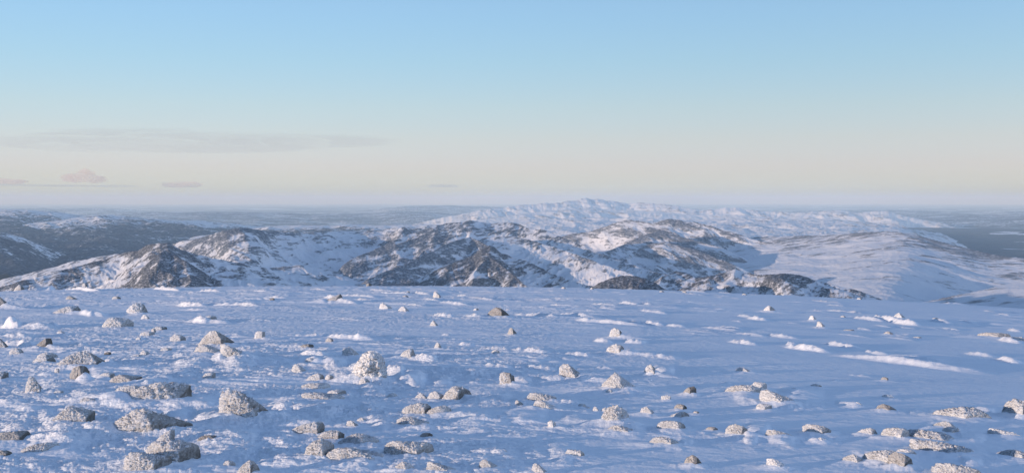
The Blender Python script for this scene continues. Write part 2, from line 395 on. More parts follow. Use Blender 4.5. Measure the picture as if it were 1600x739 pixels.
 ("rock",469,490,542,549,"slab",.2,.3,"dark low stone in blue shade at the head of a snow ridge"),
 ("rock",509,521,534,541,"dome",.5,.2,"tiny two-toned stone below the bright streaks left of the middle"),
 ("rock",457,482,575,589,"peak.3",.8,.4,"crusted heap with a fan of ridges, left of the double crusted stones"),
 ("rock",480,507,589,601,"peak.7",.78,.1,"white-crusted stone, left one of the double crusted stones"),
 ("rock",508,522,591,601,"dome",.65,.4,"brownish stone, right one of the double crusted stones"),
 ("flat_rock",472,516,602,613,"slab",.88,.2,"flat white slab with a small dark right tip, left of the middle"),
 ("flat_rock",512,541,612,621,"slab",.65,.2,"low brownish slab just below right of the flat white slab with the dark tip"),
 ("flat_rock",475,539,622,634,[(475,624),(486,623),(506,624),(524,626),(535,630),(539,634),(500,632)],.85,.2,"long narrow slab with a toothed white rim, left of the middle"),
 ("boulder",693,739,606,631,[(693,628),(699,618),(709,608),(716,607),(727,609),(735,615),(739,629),(716,631)],.42,.8,"big faceted boulder, right and largest of the three in a row in the middle"),
 ("rock",669,697,613,629,[(669,627),(674,617),(682,613),(691,618),(697,627),(682,629)],.72,.1,"pale rounded stone, middle one of the three in a row"),
 ("rock",648,670,616,627,"peak.5",.65,.1,"spiky crusted stone, left one of the three in a row in the middle"),
 ("snow_lump",602,623,616,624,"peak.6",.92,.1,"white crusted lump farther left of the three stones in a row"),
 ("boulder",630,675,634,653,[(630,646),(641,640),(655,635),(667,636),(674,642),(670,651),(655,652),(640,649)],.55,.2,"crusted boulder with a dark right end, just below the three stones in a row"),
 ("boulder",665,707,638,654,[(665,652),(676,645),(686,640),(697,639),(705,645),(707,651),(690,654)],.68,.5,"pale humped boulder close to the right of the dark-ended crusted one"),
 ("flat_rock",622,673,655,670,[(622,662),(632,656),(645,656),(656,661),(672,667),(673,670),(648,668)],.75,.2,"long pale slab sloping down to the right, below the dark-ended crusted boulder"),
 ("rock",656,677,681,689,"dome",.1,.2,"small dark shaded stone alone in smooth blue snow, lower middle"),
 ("boulder",603,679,696,718,[(603,711),(607,702),(616,697),(630,700),(648,702),(664,699),(676,703),(679,715),(664,717),(640,714)],.6,.4,"long log-like boulder with a knobbly right end, lower middle"),
 ("rock",614,652,725,741,"peak.5",.85,.2,"crusted white stone at the bottom edge below the log-like boulder"),
 ("flat_rock",668,714,726,742,"peak.15",.88,.2,"tapering white slab at the bottom edge, right below the log-like boulder"),
 ("rock",749,781,722,736,"peak.3",.7,.3,"brownish stone on a white snow bed near the bottom edge, lower middle"),
 ("snow_lump",780,793,706,713,"dome",.95,.1,"tiny white lump above right of the brownish stone on its snow bed"),
 ("boulder",454,507,665,685,[(454,683),(464,676),(478,669),(494,665),(503,666),(507,674),(504,681),(476,684)],.6,.4,"crusted slab rising to a curled dark right end, lower left of the middle"),
 ("boulder",498,538,677,693,[(498,689),(506,682),(518,678),(530,679),(538,686),(534,691),(514,693)],.42,.3,"bristly stone with a dark hollow underside, lower left of the middle"),
 ("rock",541,562,660,672,"peak.35",.5,.3,"dark-footed stone with a white top, alone in a blue hollow"),
 ("flat_rock",556,576,656,664,"peak.5",.65,.2,"thin tilted plate just behind the dark-footed stone"),
 ("boulder",532,592,683,702,[(532,698),(546,692),(556,684),(568,684),(582,690),(592,696),(570,702)],.88,.3,"heap of snow-crusted stone with bulging white front, lower middle"),
 ("boulder",480,522,692,724,[(480,722),(484,708),(493,698),(503,692),(512,696),(522,702),(514,716),(498,724)],.8,.1,"rounded rime-crusted boulder above a scarp of ribbed snow, lower middle"),
 ("boulder",514,602,704,727,[(514,716),(528,707),(544,704),(560,708),(582,714),(602,722),(570,727)],.75,.2,"long crusted ridge of rock running right from the rounded rime-crusted boulder"),
 # ---- right of the middle
 ("flat_rock",825,871,615,629,[(825,624),(828,617),(838,616),(852,618),(865,620),(870,623),(870,628),(858,628)],.78,.7,"long bar-shaped slab with a dark square right end, right of the middle"),
 ("flat_rock",835,872,629,644,[(835,639),(838,631),(846,629),(856,634),(866,640),(872,643),(850,644)],.9,.5,"white drift-like slab just below the bar-shaped slab"),
 ("rock",805,820,629,639,"peak.2",.6,.2,"small stone with a white left horn, left of the white drift-like slab"),
 ("snow_lump",857,869,658,672,[(858,671),(857,661),(862,658),(868,661),(866,667),(869,672)],.97,.2,"upright white snow stub in the middle of smooth snow"),
 ("flat_rock",884,914,705,718,[(884,714),(888,706),(898,708),(908,707),(913,712),(914,717),(898,718)],.7,.3,"lone slab with a white ribbed face in wide smooth blue snow"),
 ("rock",832,856,729,744,"peak.3",.75,.2,"crusted stone at the bottom edge, right of centre"),
 ("snow_lump",903,916,631,637,"dome",.96,.1,"leftmost of four white snow crumbs leading to the snowy boulder"),
 ("snow_lump",914,922,634,639,"dome",.96,.1,"second of four white snow crumbs leading to the snowy boulder"),
 ("snow_lump",926,937,636,645,"peak.4",.96,.1,"third of four white snow crumbs, rounder, leading to the snowy boulder"),
 ("snow_lump",938,950,636,645,"peak.7",.96,.1,"rightmost of four white snow crumbs, nearest to the snowy boulder"),
 ("boulder",943,984,639,668,[(943,666),(947,654),(953,645),(962,640),(972,643),(980,650),(984,660),(966,668)],.88,.3,"bulky snowy boulder with a brown crest, right of the snow crumbs"),
 ("flat_rock",946,1002,667,680,"peak.4",.8,.2,"ragged bed of crusted rock below the bulky snowy boulder"),
 ("rock",1067,1088,600,617,[(1067,615),(1071,608),(1077,602),(1085,601),(1088,606),(1088,616),(1076,617)],.22,.1,"dark grey stone with an upright right side, alone in smooth blue snow"),
 ("snow_lump",1034,1049,614,625,[(1035,622),(1034,616),(1042,614),(1048,615),(1046,622),(1042,625)],.98,.1,"white snow chunk left of the dark grey upright stone"),
 ("rock",1002,1023,634,649,[(1002,645),(1004,638),(1011,635),(1018,639),(1023,646),(1012,649)],.75,.2,"pale pink-lit stone with smooth flanks, left of the dark stones column"),
 ("rock",1053,1074,629,642,"dome",.15,.1,"dark blurred-looking hump, top stone of the dark stones column"),
 ("rock",1048,1078,641,655,[(1048,652),(1054,648),(1062,643),(1069,641),(1075,646),(1078,653),(1062,655)],.5,.1,"grey-brown stone with white left flank, second of the dark stones column"),
 ("boulder",1028,1071,658,676,[(1028,671),(1033,663),(1044,660),(1058,659),(1067,663),(1071,670),(1063,676),(1044,674)],.62,.2,"crusted boulder with a fluted dark right end, third of the dark stones column"),
 ("boulder",1017,1062,683,699,[(1017,695),(1023,687),(1036,684),(1048,686),(1058,691),(1062,697),(1040,699)],.72,.5,"low snowy boulder with a shaded right tip, lowest of the dark stones column"),
 ("rock",1083,1093,641,647,"dome",.25,.1,"tiny dark stone right of the dark stones column"),
 ("rock",1103,1122,668,676,"dome",.35,.1,"faint grey stone nearly covered by snow, right of the dark stones column"),
 ("boulder",1136,1171,663,685,[(1136,676),(1141,667),(1150,663),(1160,665),(1167,671),(1170,684),(1160,684),(1144,680)],.45,.8,"rounded boulder with a dark right face and a bright drift to its right"),
 ("boulder",1070,1096,712,733,[(1070,727),(1073,719),(1082,712),(1090,717),(1096,728),(1086,733),(1075,732)],.15,.1,"dark fuzzy boulder near the bottom edge in smooth blue snow"),
 ("snow_lump",1199,1229,716,736,[(1200,733),(1200,718),(1209,717),(1212,724),(1220,722),(1229,731),(1214,736)],.99,.1,"bright white snow chunk with a raised left corner at the bottom edge"),
 ("flat_rock",1136,1188,600,617,[(1136,612),(1148,605),(1162,601),(1178,601),(1188,606),(1184,615),(1160,617)],.72,.1,"long rounded slab, left part of the pair below the bright snow streaks on the right"),
 ("rock",1176,1198,596,611,"block",.8,.2,"lumpy white-crusted block sitting at the right end of the long rounded slab"),
 ("snow_lump",1186,1203,611,621,"dome",.97,.1,"white snow lump tucked under the lumpy white-crusted block"),
 ("flat_rock",1191,1245,607,633,[(1191,620),(1193,611),(1202,608),(1216,613),(1232,622),(1242,627),(1245,633),(1232,631),(1210,625)],.68,.3,"tilted slab with a dark lower tip, right of the long rounded slab"),
 ("rock",1183,1206,629,641,"block",.6,.1,"small squared stone left below the tilted slab"),
 ("rock",1232,1255,605,613,"peak.5",.65,.3,"low stone with white left tip above the tilted slab's lower end"),
 ("rock",1267,1284,599,606,"dome",.45,.1,"tiny grey half-buried stone right above the tilted slab"),
 ("rock",1150,1175,573,581,"peak.4",.6,.3,"low brown stone barely breaking the snow, above the long rounded slab"),
 ("rock",1377,1388,586.5,594,"dome",.15,.7,"tiny dark stone with a thin bright streak to its right"),
 ("boulder",1370,1399,627,642,[(1370,641),(1374,632),(1381,628),(1390,631),(1399,639),(1384,643)],.18,.1,"dark hump-shaped boulder in smooth snow on the right"),
 ("snow_lump",1333,1352,625,634,"peak.4",.95,.1,"white lump left of the dark hump-shaped boulder"),
 ("snow_lump",1379,1396,614,622,"dome",.95,.1,"small white lump above the dark hump-shaped boulder"),
 ("boulder",1256,1297,663,681,[(1257,677),(1257,669),(1264,664),(1278,664),(1289,667),(1297,673),(1292,679),(1270,681)],.55,.2,"rounded brown boulder with a frosty skin, lower right of the tilted slab"),
 ("snow_lump",1268,1294,682,693,"peak.6",.95,.1,"white lump just below the rounded brown boulder"),
 ("flat_rock",1199,1242,672,688,[(1199,685),(1202,674),(1212,673),(1228,678),(1242,685),(1220,688)],.82,.2,"pale slab tapering to the right, left of the rounded brown boulder"),
 ("rock",1342,1369,667,682,[(1342,679),(1349,672),(1360,667),(1366,670),(1369,677),(1362,682)],.55,.2,"half snow-covered stone with a dark right half, lower right"),
 ("boulder",1382,1418,667,688,[(1382,681),(1386,673),(1397,669),(1411,668),(1418,674),(1414,686),(1396,688)],.6,.1,"frosty rounded boulder at the left end of a stone chain, lower right"),
 ("flat_rock",1411,1487,673,690,[(1411,687),(1422,679),(1438,675),(1458,674),(1474,680),(1487,688),(1450,690)],.8,.2,"long white-crusted slab in the middle of the stone chain, lower right"),
 ("rock",1460,1492,656,669,"peak.6",.68,.1,"grey crusted stone behind the stone chain, its highest"),
 ("rock",1476,1497,665,678,"block",.78,.2,"cream-coloured stone at the right end of the stone chain, lower right"),
 ("boulder",1353,1401,704,729,[(1353,725),(1357,715),(1369,709),(1384,704),(1395,704),(1401,709),(1396,720),(1376,727)],.72,.1,"arched crusted boulder with a bright white back, bottom right"),
 ("boulder",1390,1424,708,737,[(1391,732),(1392,716),(1400,708),(1413,710),(1421,718),(1424,732),(1408,737)],.3,.3,"dark boulder leaning against the arched crusted one, bottom right"),
 ("snow_lump",1401,1431,700,715,"dome",.9,.3,"white crusted cushion behind the dark leaning boulder, bottom right"),
 ("flat_rock",1317,1349,711,727,"peak.6",.88,.1,"flat snowy slab left of the arched crusted boulder"),
 ("flat_rock",1434,1518,692,713,[(1434,694),(1444,695),(1458,698),(1476,694),(1496,698),(1512,707),(1518,712),(1480,712),(1450,703)],.72,.2,"very long flat slab with a white left nose, below the stone chain"),
 ("boulder",1466,1542,633,656,[(1467,654),(1474,645),(1490,640),(1506,634),(1524,635),(1536,644),(1542,653),(1506,656)],.48,.4,"broad brown rimed mound of rock, largest stone at the right side"),
 ("boulder",1572,1608,620,653,[(1573,650),(1577,640),(1580,628),(1588,621),(1600,623),(1608,634),(1608,652),(1588,654)],.5,.1,"tall frosty boulder cut by the right edge"),
 ("snow_lump",1550,1590,668,683,[(1550,675),(1553,668),(1568,671),(1580,672),(1590,679),(1572,683)],.95,.1,"joined double-humped white snow lump near the right edge, below the broad brown mound"),
 ("flat_rock",1561,1612,704,718,"peak.55",.8,.1,"crusted slab cut by the right edge, lower corner"),
 ("boulder",1465,1530,729,752,[(1465,740),(1472,731),(1488,729),(1508,730),(1522,735),(1530,748),(1490,752)],.5,.1,"grey boulder with a snowy left shoulder cut by the bottom edge, right corner"),
 # ---- far right
 ("rock",1194,1212,480,490,"peak.5",.5,.5,"brownish peaked stone far out on the right half of the plateau"),
 ("rock",1264,1277,493,503,"peak.45",.8,.2,"white craggy stone, upper of a loose pair on the far right field"),
 ("rock",1277,1291,501,514,"peak.3",.7,.3,"grey-white craggy stone, lower of a loose pair on the far right field"),
 ("rock",1313,1321,494,498.5,"dome",.4,.1,"tiny brown stone beside a snow streak on the far right field"),
 ("rock",1380,1397,517,524.5,"peak.5",.3,.1,"low brown stone alone in blue snow, far right field"),
 ("flat_rock",1318,1334,514.5,518,"slab",.35,.1,"thin brown flake of rock in the far right field"),
 ("rock",1339,1346,466,469.5,"slab",.3,.1,"tiny brown stone near the rim on the right"),
 ("rock",1397,1416,489,501,[(1397,500),(1401,494),(1405,489.5),(1410,493),(1414,499),(1405,502)],.75,.2,"white peak-like stone with a dark split, on the wide snow patch far right"),
 ("rock",1457,1466,497,501.5,"slab",.4,.1,"small brown stone right of the white peak-like stone"),
 ("rock",1427,1439,525,529,"slab",.5,.1,"tiny pale stone below the white peak-like stone, far right"),
 ("flat_rock",1532,1574,518,529,"slab",.35,.2,"flat brown bed of rock near the right edge, far field"),
 ("flat_rock",1572,1606,527,535,"slab",.55,.1,"pale stony bed at the right edge, far field"),
 ("rock",1066,1073,456.5,459.5,"dome",.3,.1,"tiny dark stone on the rim, left one of a pair below the grey mountain"),
 ("rock",1077,1084,457.5,461,"dome",.3,.1,"tiny dark stone on the rim, right one of a pair below the grey mountain"),
 ("rock",1159,1167,459,462.5,"dome",.35,.1,"tiny grey stone on the rim below the rocky knolls"),
 ("rock",1030,1038,455,458,"dome",.25,.1,"tiny dark stone on the rim under the small rock mound's right end"),
 ("rock",877,884,449.5,453,"dome",.45,.1,"tiny brown stone on the rim at the foot of the pointed hill"),
 ("rock",921,928,450,453.5,"peak.6",.35,.1,"tiny brown stone on the rim just left of the small rock mound"),
]

_TEMPL = {"dome": [(0,0),(.05,.5),(.22,.88),(.48,1),(.75,.9),(.94,.55),(1,0)],
          "slab": [(0,0),(.06,.55),(.25,.85),(.62,1),(.93,.82),(1,.45),(1,0)],
          "block": [(0,0),(.03,.62),(.2,.95),(.72,1),(.97,.88),(1,0)]}

y0_ = lambda e: e[3] * 13
def outline_of(e):
    x0, x1, yt, yb, s = e[1:6]
    if isinstance(s, list):
        return [((x - x0) / (x1 - x0), (yb - y) / (yb - yt)) for x, y in s]
    if s.startswith("peak"):
        c = float(s[4:])
        j = random.Random(x0 * 7 + y0_(e)).uniform
        return [(0, 0), (c * .25, j(.3, .5)), (max(c - .22, .03), j(.62, .85)), (max(c - .07, .04), 1), (min(c + .1, .95), j(.86, .98)), (min(c + .22, .97), j(.6, .8)), (c + (1 - c) * .7, j(.3, .5)), (1, 0)]
    return _TEMPL[s]

def rock_material():
    k = Nodes("rimed_rock")
    g = k.n("ShaderNodeNewGeometry")
    tc = k.n("ShaderNodeTexCoord").outputs["Object"]
    rime = k.n("ShaderNodeObjectInfo").outputs["Color"]
    sep = k.n("ShaderNodeSeparateColor"); k.l(rime, sep.inputs[0]); rime = sep.outputs[0]
    nrm = k.n("ShaderNodeVectorMath", operation='DOT_PRODUCT')
    k.l(g.outputs["Normal"], nrm.inputs[0]); nrm.inputs[1].default_value = (-0.62, -0.28, 0.55)   # the rime grows into the wind
    rn = k.n("ShaderNodeObjectInfo").outputs["Random"]
    ps = k.n("ShaderNodeVectorMath", operation='SCALE'); k.l(g.outputs["Position"], ps.inputs[0])
    k.l(k.math('ADD', k.math('MULTIPLY', rn, 0.9), 0.55), ps.inputs["Scale"])
    p = ps.outputs[0]
    n1 = k.noise(p, 11.0, 5, 0.7); n2 = k.noise(p, 50.0, 3, 0.65); n3 = k.noise(p, 2.6, 2, 0.5)
    v = k.math('ADD', k.math('MULTIPLY', rime, 0.98), k.math('MULTIPLY', nrm.outputs["Value"], 0.60))
    v = k.math('ADD', v, k.math('MULTIPLY', k.math('SUBTRACT', n1, 0.5), 0.75))
    v = k.math('ADD', v, k.math('MULTIPLY', k.math('SUBTRACT', n2, 0.5), 0.4))
    v = k.math('ADD', v, k.math('MULTIPLY', k.math('SUBTRACT', n3, 0.5), 0.45))
    f = k.mapr(v, 0.0, 0.95)
    stone = k.mix(k.noise(p, 22.0, 4), (0.10, 0.094, 0.086), (0.23, 0.21, 0.185))
    crusty = k.mix(f, stone, (0.62, 0.615, 0.61))
    c = k.mix(k.mapr(v, 0.76, 1.25), crusty, (0.80, 0.82, 0.85))
    k.l(c, k.p.inputs["Base Color"])
    k.p.inputs["Roughness"].default_value = 0.85
    k.p.inputs["Specular IOR Level"].default_value = 0.2
    k.bump(k.math('ADD', n1, k.math('MULTIPLY', n2, 0.6)), 0.06, 1.0)
    return k.m

_ico = {}
def ico(sub):
    if sub not in _ico:
        bm = bmesh.new(); bmesh.ops.create_icosphere(bm, subdivisions=sub, radius=1.0)
        v = np.array([tuple(q.co) for q in bm.verts]); f = np.array([[q.index for q in t.verts] for t in bm.faces], np.int32)
        bm.free(); _ico[sub] = (v, f)
    return _ico[sub]

def hull_star(pts, dirs, soft):
    """radius of the convex hull of pts along each direction, corners slightly rounded"""
    bm = bmesh.new()
    for q in pts: bm.verts.new(q)
    bmesh.ops.convex_hull(bm, input=bm.verts)
    bm.normal_update()
    pl = [(tuple(t.normal), t.normal.dot(t.verts[0].co)) for t in bm.faces if t.calc_area() > 1e-7]
    bm.free()
    N = np.array([q[0] for q in pl]); D = np.array([q[1] for q in pl])
    sgn = np.sign(D); sgn[sgn == 0] = 1
    N *= sgn[:, None]; D = np.abs(D) + 1e-4
    t = np.clip(dirs @ N.T, 0, None) / D[None, :]
    return 1.0 / (t ** soft).sum(1) ** (1 / soft)

def rock_mesh(e, width, height, depth, seed, sub):
    r = random.Random(seed)
    lumps = []
    if e[5] == "tower":                                        # several plumes of rime grown together
        parts = [(.52,.62,.26,.40,.30),(.78,.52,.20,.42,.26),(.40,.42,.34,.34,.34),(.20,.20,.22,.16,.26),(.62,.16,.30,.20,.34),(.86,.20,.18,.26,.24),(.60,.84,.15,.17,.2),(.30,.58,.14,.18,.2)]
        for (u, v, ru, rv, rd) in parts:
            o = [(u + ru * math.cos(a), v + rv * math.sin(a)) for a in np.linspace(0, 2 * math.pi, 9)[:-1]]
            lumps.append((o, rd))
    else:
        lumps.append((outline_of(e), None))
    V, Fc, base = [], [], 0
    dirs, faces = ico(sub)
    for (o, rd) in lumps:
        cu = sum(q[0] for q in o) / len(o)
        dep = rd * width if rd else depth
        pts = []
        prow = r.uniform(.5, .8)
        prof = lambda u: .25 + .75 * u / prow if u < prow else 1 - 1.35 * (u - prow) / (1 - prow)
        for (u, v) in o:
            push = (-0.35 * prof(u) + .1 + r.uniform(-.1, .1)) * dep
            if rd: push = 0
            pts.append(((u - .5) * width, push, v * height))
        so = sorted(o)
        for i in range(5 if not rd else 3):                     # faces towards and away from the viewer
            if rd:
                u = cu + (i - 1) * .06; vv = sum(q[1] for q in o) / len(o)
                pts.append(((u - .5) * width, -dep, vv * height)); pts.append(((u - .5) * width, dep, vv * height)); continue
            u = (.1, .1 + .5 * (prow - .1), prow, prow + .5 * (.95 - prow), .95)[i] + r.uniform(-.03, .03)
            top = np.interp(u, [q[0] for q in so], [max(0, q[1]) for q in so])
            pts.append(((u - .5) * width, -dep * prof(u), top * height * (r.uniform(.45, .7) if i == 2 else r.uniform(.0, .4))))
            pts.append(((u - .5) * width * .9, dep * r.uniform(.6, 1.0), top * height * r.uniform(.3, .72)))
        if not rd:
            for u in (.08, prow, .95): pts.append(((u - .5) * width, -dep * prof(u) * 1.02, -.95 * height))
            for u in (.2, .9): pts.append(((u - .5) * width, dep, -.95 * height))
        P_ = np.array(pts); c = (P_.max(0) + P_.min(0)) / 2; s = (P_.max(0) - P_.min(0)) / 2 + 1e-6
        if not rd: c[2] = .08 * height; s[2] = max(P_[:, 2].max() - c[2], c[2] - P_[:, 2].min())
        Q = (P_ - c) / s
        rad = hull_star([tuple(q) for q in Q], dirs, 60)
        X = dirs * rad[:, None]
        n = X / np.maximum(np.abs(rad)[:, None], 1e-6)
        W_ = X * s + c
        sc = max(height, width * .35)
        k1, k2, k3 = 2.2 / sc, 6.5 / sc, 17.0 / sc
        a = seed * 1.37
        rime = e[6]
        lumpy = 1.0 if e[0] == "snow_lump" else 0.0
        disp = 0.02 * ridged(W_[:, 0] * k1 + a, W_[:, 1] * k1, W_[:, 2] * k1, 3) - .01
        disp = disp + (0.012 + .014 * rime + .035 * lumpy) * fbm(W_[:, 0] * k2 + a, W_[:, 1] * k2, W_[:, 2] * k2, 3, .6)
        disp = disp + (0.014 + .022 * rime + .02 * lumpy) * pn(W_[:, 0] * k3 + a, W_[:, 1] * k3, W_[:, 2] * k3)
        disp = disp + (0.006 + .014 * rime) * fbm(W_[:, 0] * 42 / sc + a, W_[:, 1] * 42 / sc, W_[:, 2] * 42 / sc, 2, .6)
        wind = np.clip(-0.85 * n[:, 0] - 0.25 * n[:, 1] + 0.25 * n[:, 2], 0, 1)
        disp = disp + (.03 + .07 * rime) * wind * np.clip(ridged(W_[:, 0] * 5 / sc + a, W_[:, 1] * 13 / sc, W_[:, 2] * 13 / sc, 3, .6) - .2, 0, 2)
        chip = np.clip(fbm(W_[:, 0] * k1 * 1.6 + a, W_[:, 1] * k1 * 1.6, W_[:, 2] * k1 * 1.6, 2) - .18, 0, 1)
        disp = disp - (0.16 - .16 * lumpy) * chip
        if rd: disp = disp * 1.8
        nn = n * np.array([1.0, 1.0, 0.9])
        V.append(W_ + nn * (disp * sc)[:, None]); Fc.append(faces + base); base += len(W_)
    V = np.concatenate(V); Fc = np.concatenate(Fc)
    me = bpy.data.meshes.new(e[0])
    me.vertices.add(len(V)); me.vertices.foreach_set("co", V.astype(np.float32).ravel())
    me.loops.add(Fc.size); me.loops.foreach_set("vertex_index", Fc.ravel().astype(np.int32))
    me.polygons.add(len(Fc)); me.polygons.foreach_set("loop_start", np.arange(0, Fc.size, 3, dtype=np.int32)); me.polygons.foreach_set("loop_total", np.full(len(Fc), 3, np.int32))
    me.polygons.foreach_set("use_smooth", np.full(len(Fc), True))
    me.update(calc_edges=True)
    return me

ROCK_PLACE = []
RAMPS = {0: .5, 4: .12, 5: .55, 7: .1, 10: .4, 13: .3}     # stones with a marked snow ramp, or none, on the windward side
def place_rocks():
    for i, e in enumerate(ROCKS):
        xm = .5 * (e[1] + e[2])
        _, _, df = on_ground(xm, e[4])
        w = (e[2] - e[1]) / F * df * math.sqrt(1 + ((xm - W / 2) / F) ** 2)
        dep = rock_depth(e, w)
        az, rise = pix_dir(xm, e[3])
        dc = df + 0.7 * dep
        x, y = dc * math.sin(az), dc * math.cos(az)
        naive = (e[4] - e[3]) / F * df
        h = (1.0 if xm < 1000 else .9) * max(float(rise) * dc - float(ground_base(np.array(x), np.array(y))), 0.45 * naive)
        ROCK_PLACE.append((x, y, w, h, dep))
        ramp = random.Random(i).uniform(.08, .38) * (1.0 if e[6] > .3 else .5)
        ROCK_SPOTS.append((x, y, w, h, e[7], RAMPS.get(i, ramp), .30 if xm < 1000 else .46))

def rock_depth(e, width):
    if e[5] == "tower": return .3 * width
    asp = (e[4] - e[3]) / (e[2] - e[1])
    return (0.32 if asp < .45 else 0.28 + .2 * asp) * width

def rime_material():
    k = Nodes("wind_built_rime")
    p = k.pos()
    k.l(k.mix(k.noise(p, 30.0, 4, 0.6), (0.66, 0.68, 0.71), (0.84, 0.86, 0.89)), k.p.inputs["Base Color"])
    k.p.inputs["Roughness"].default_value = 0.8
    k.p.inputs["Specular IOR Level"].default_value = 0.15
    k.bump(k.noise(k.scaled(p, (0.5, 1.0, 1.4)), 26.0, 5, 0.7), 0.05, 1.0)
    return k.m

def rime_crust(me, e, width, height, seed, mat):
    """the snow and rime plastered on the windward and upper faces of a stone: a shell that thins out to nothing at its rim"""
    nv = len(me.vertices)
    co = np.empty(nv * 3, np.float32); me.vertices.foreach_get("co", co); co = co.reshape(-1, 3).astype(float)
    vn = np.empty(nv * 3, np.float32); me.vertex_normals.foreach_get("vector", vn); vn = vn.reshape(-1, 3)
    sc = max(height, width * .35); a = seed * 2.1
    lean = -0.70 * vn[:, 0] - 0.10 * vn[:, 1] + 0.62 * vn[:, 2]
    q = lean + 0.75 * fbm(co[:, 0] * 4.5 / sc + a, co[:, 1] * 4.5 / sc, co[:, 2] * 6 / sc, 4, .65) + 0.5 * (e[6] - .6)
    m = sstep(.30, .85, q)
    grain = 1 + .5 * fbm(co[:, 0] * 16 / sc + a, co[:, 1] * 16 / sc, co[:, 2] * 24 / sc, 3, .6)
    pos = co + vn * ((m * .09 * grain - .012) * sc)[:, None]
    fc = np.empty(len(me.polygons) * 3, np.int32); me.polygons.foreach_get("vertices", fc); fc = fc.reshape(-1, 3)
    keep = (m[fc] > 0.02).any(1) & (co[fc, 2].max(1) > -.1 * height)
    fc = fc[keep]
    if len(fc) < 20: return None
    used, inv = np.unique(fc, return_inverse=True)
    sm = bpy.data.meshes.new("rime_crust")
    sm.from_pydata(pos[used].tolist(), [], inv.reshape(-1, 3).tolist())
    sm.polygons.foreach_set("use_smooth", np.full(len(sm.polygons), True))
    sm.materials.append(mat); sm.update()
    o = bpy.data.objects.new("rime_crust", sm); scene.collection.objects.link(o)
    return o

GROUPS = {"boulder": "big rimed stones on the snow field", "rock": "small stones on the snow field", "flat_rock": "flat stones on the snow field", "snow_lump": "lumps of wind-blown snow on the snow field"}
CATS = {"boulder": "boulder", "rock": "rock", "flat_rock": "rock", "snow_lump": "snow lump"}
def build_rocks(P):
    mat = rock_material(); rime_mat = rime_material()
    for i, (e, (x, y, w, h, dep)) in enumerate(zip(ROCKS, ROCK_PLACE)):
        px = e[2] - e[1]
        sub = 6 if px > 30 else 5 if px > 14 else 4
        me = rock_mesh(e, w, h, dep, i + 1, sub if e[5] != "tower" else 5)
        me.materials.append(mat)
        o = bpy.data.objects.new(e[0], me); scene.collection.objects.link(o)
        z = plateau_height(P, x, y) + (.08 if e[0] != 'snow_lump' else -.04) * h
        o.location = (x, y, z)
        o.rotation_euler = (0, 0, -math.atan2(x, y))
        o.color = (e[6], e[6], e[6], 1)
        if e[0] != "snow_lump" and e[6] >= .4 and px >= 16 and e[5] != "tower":
            c = rime_crust(me, e, w, h, i + 1, rime_mat)
            if c: c.parent = o
        o["label"] = e[8]; o["category"] = CATS[e[0]]; o["group"] = GROUPS[e[0]]
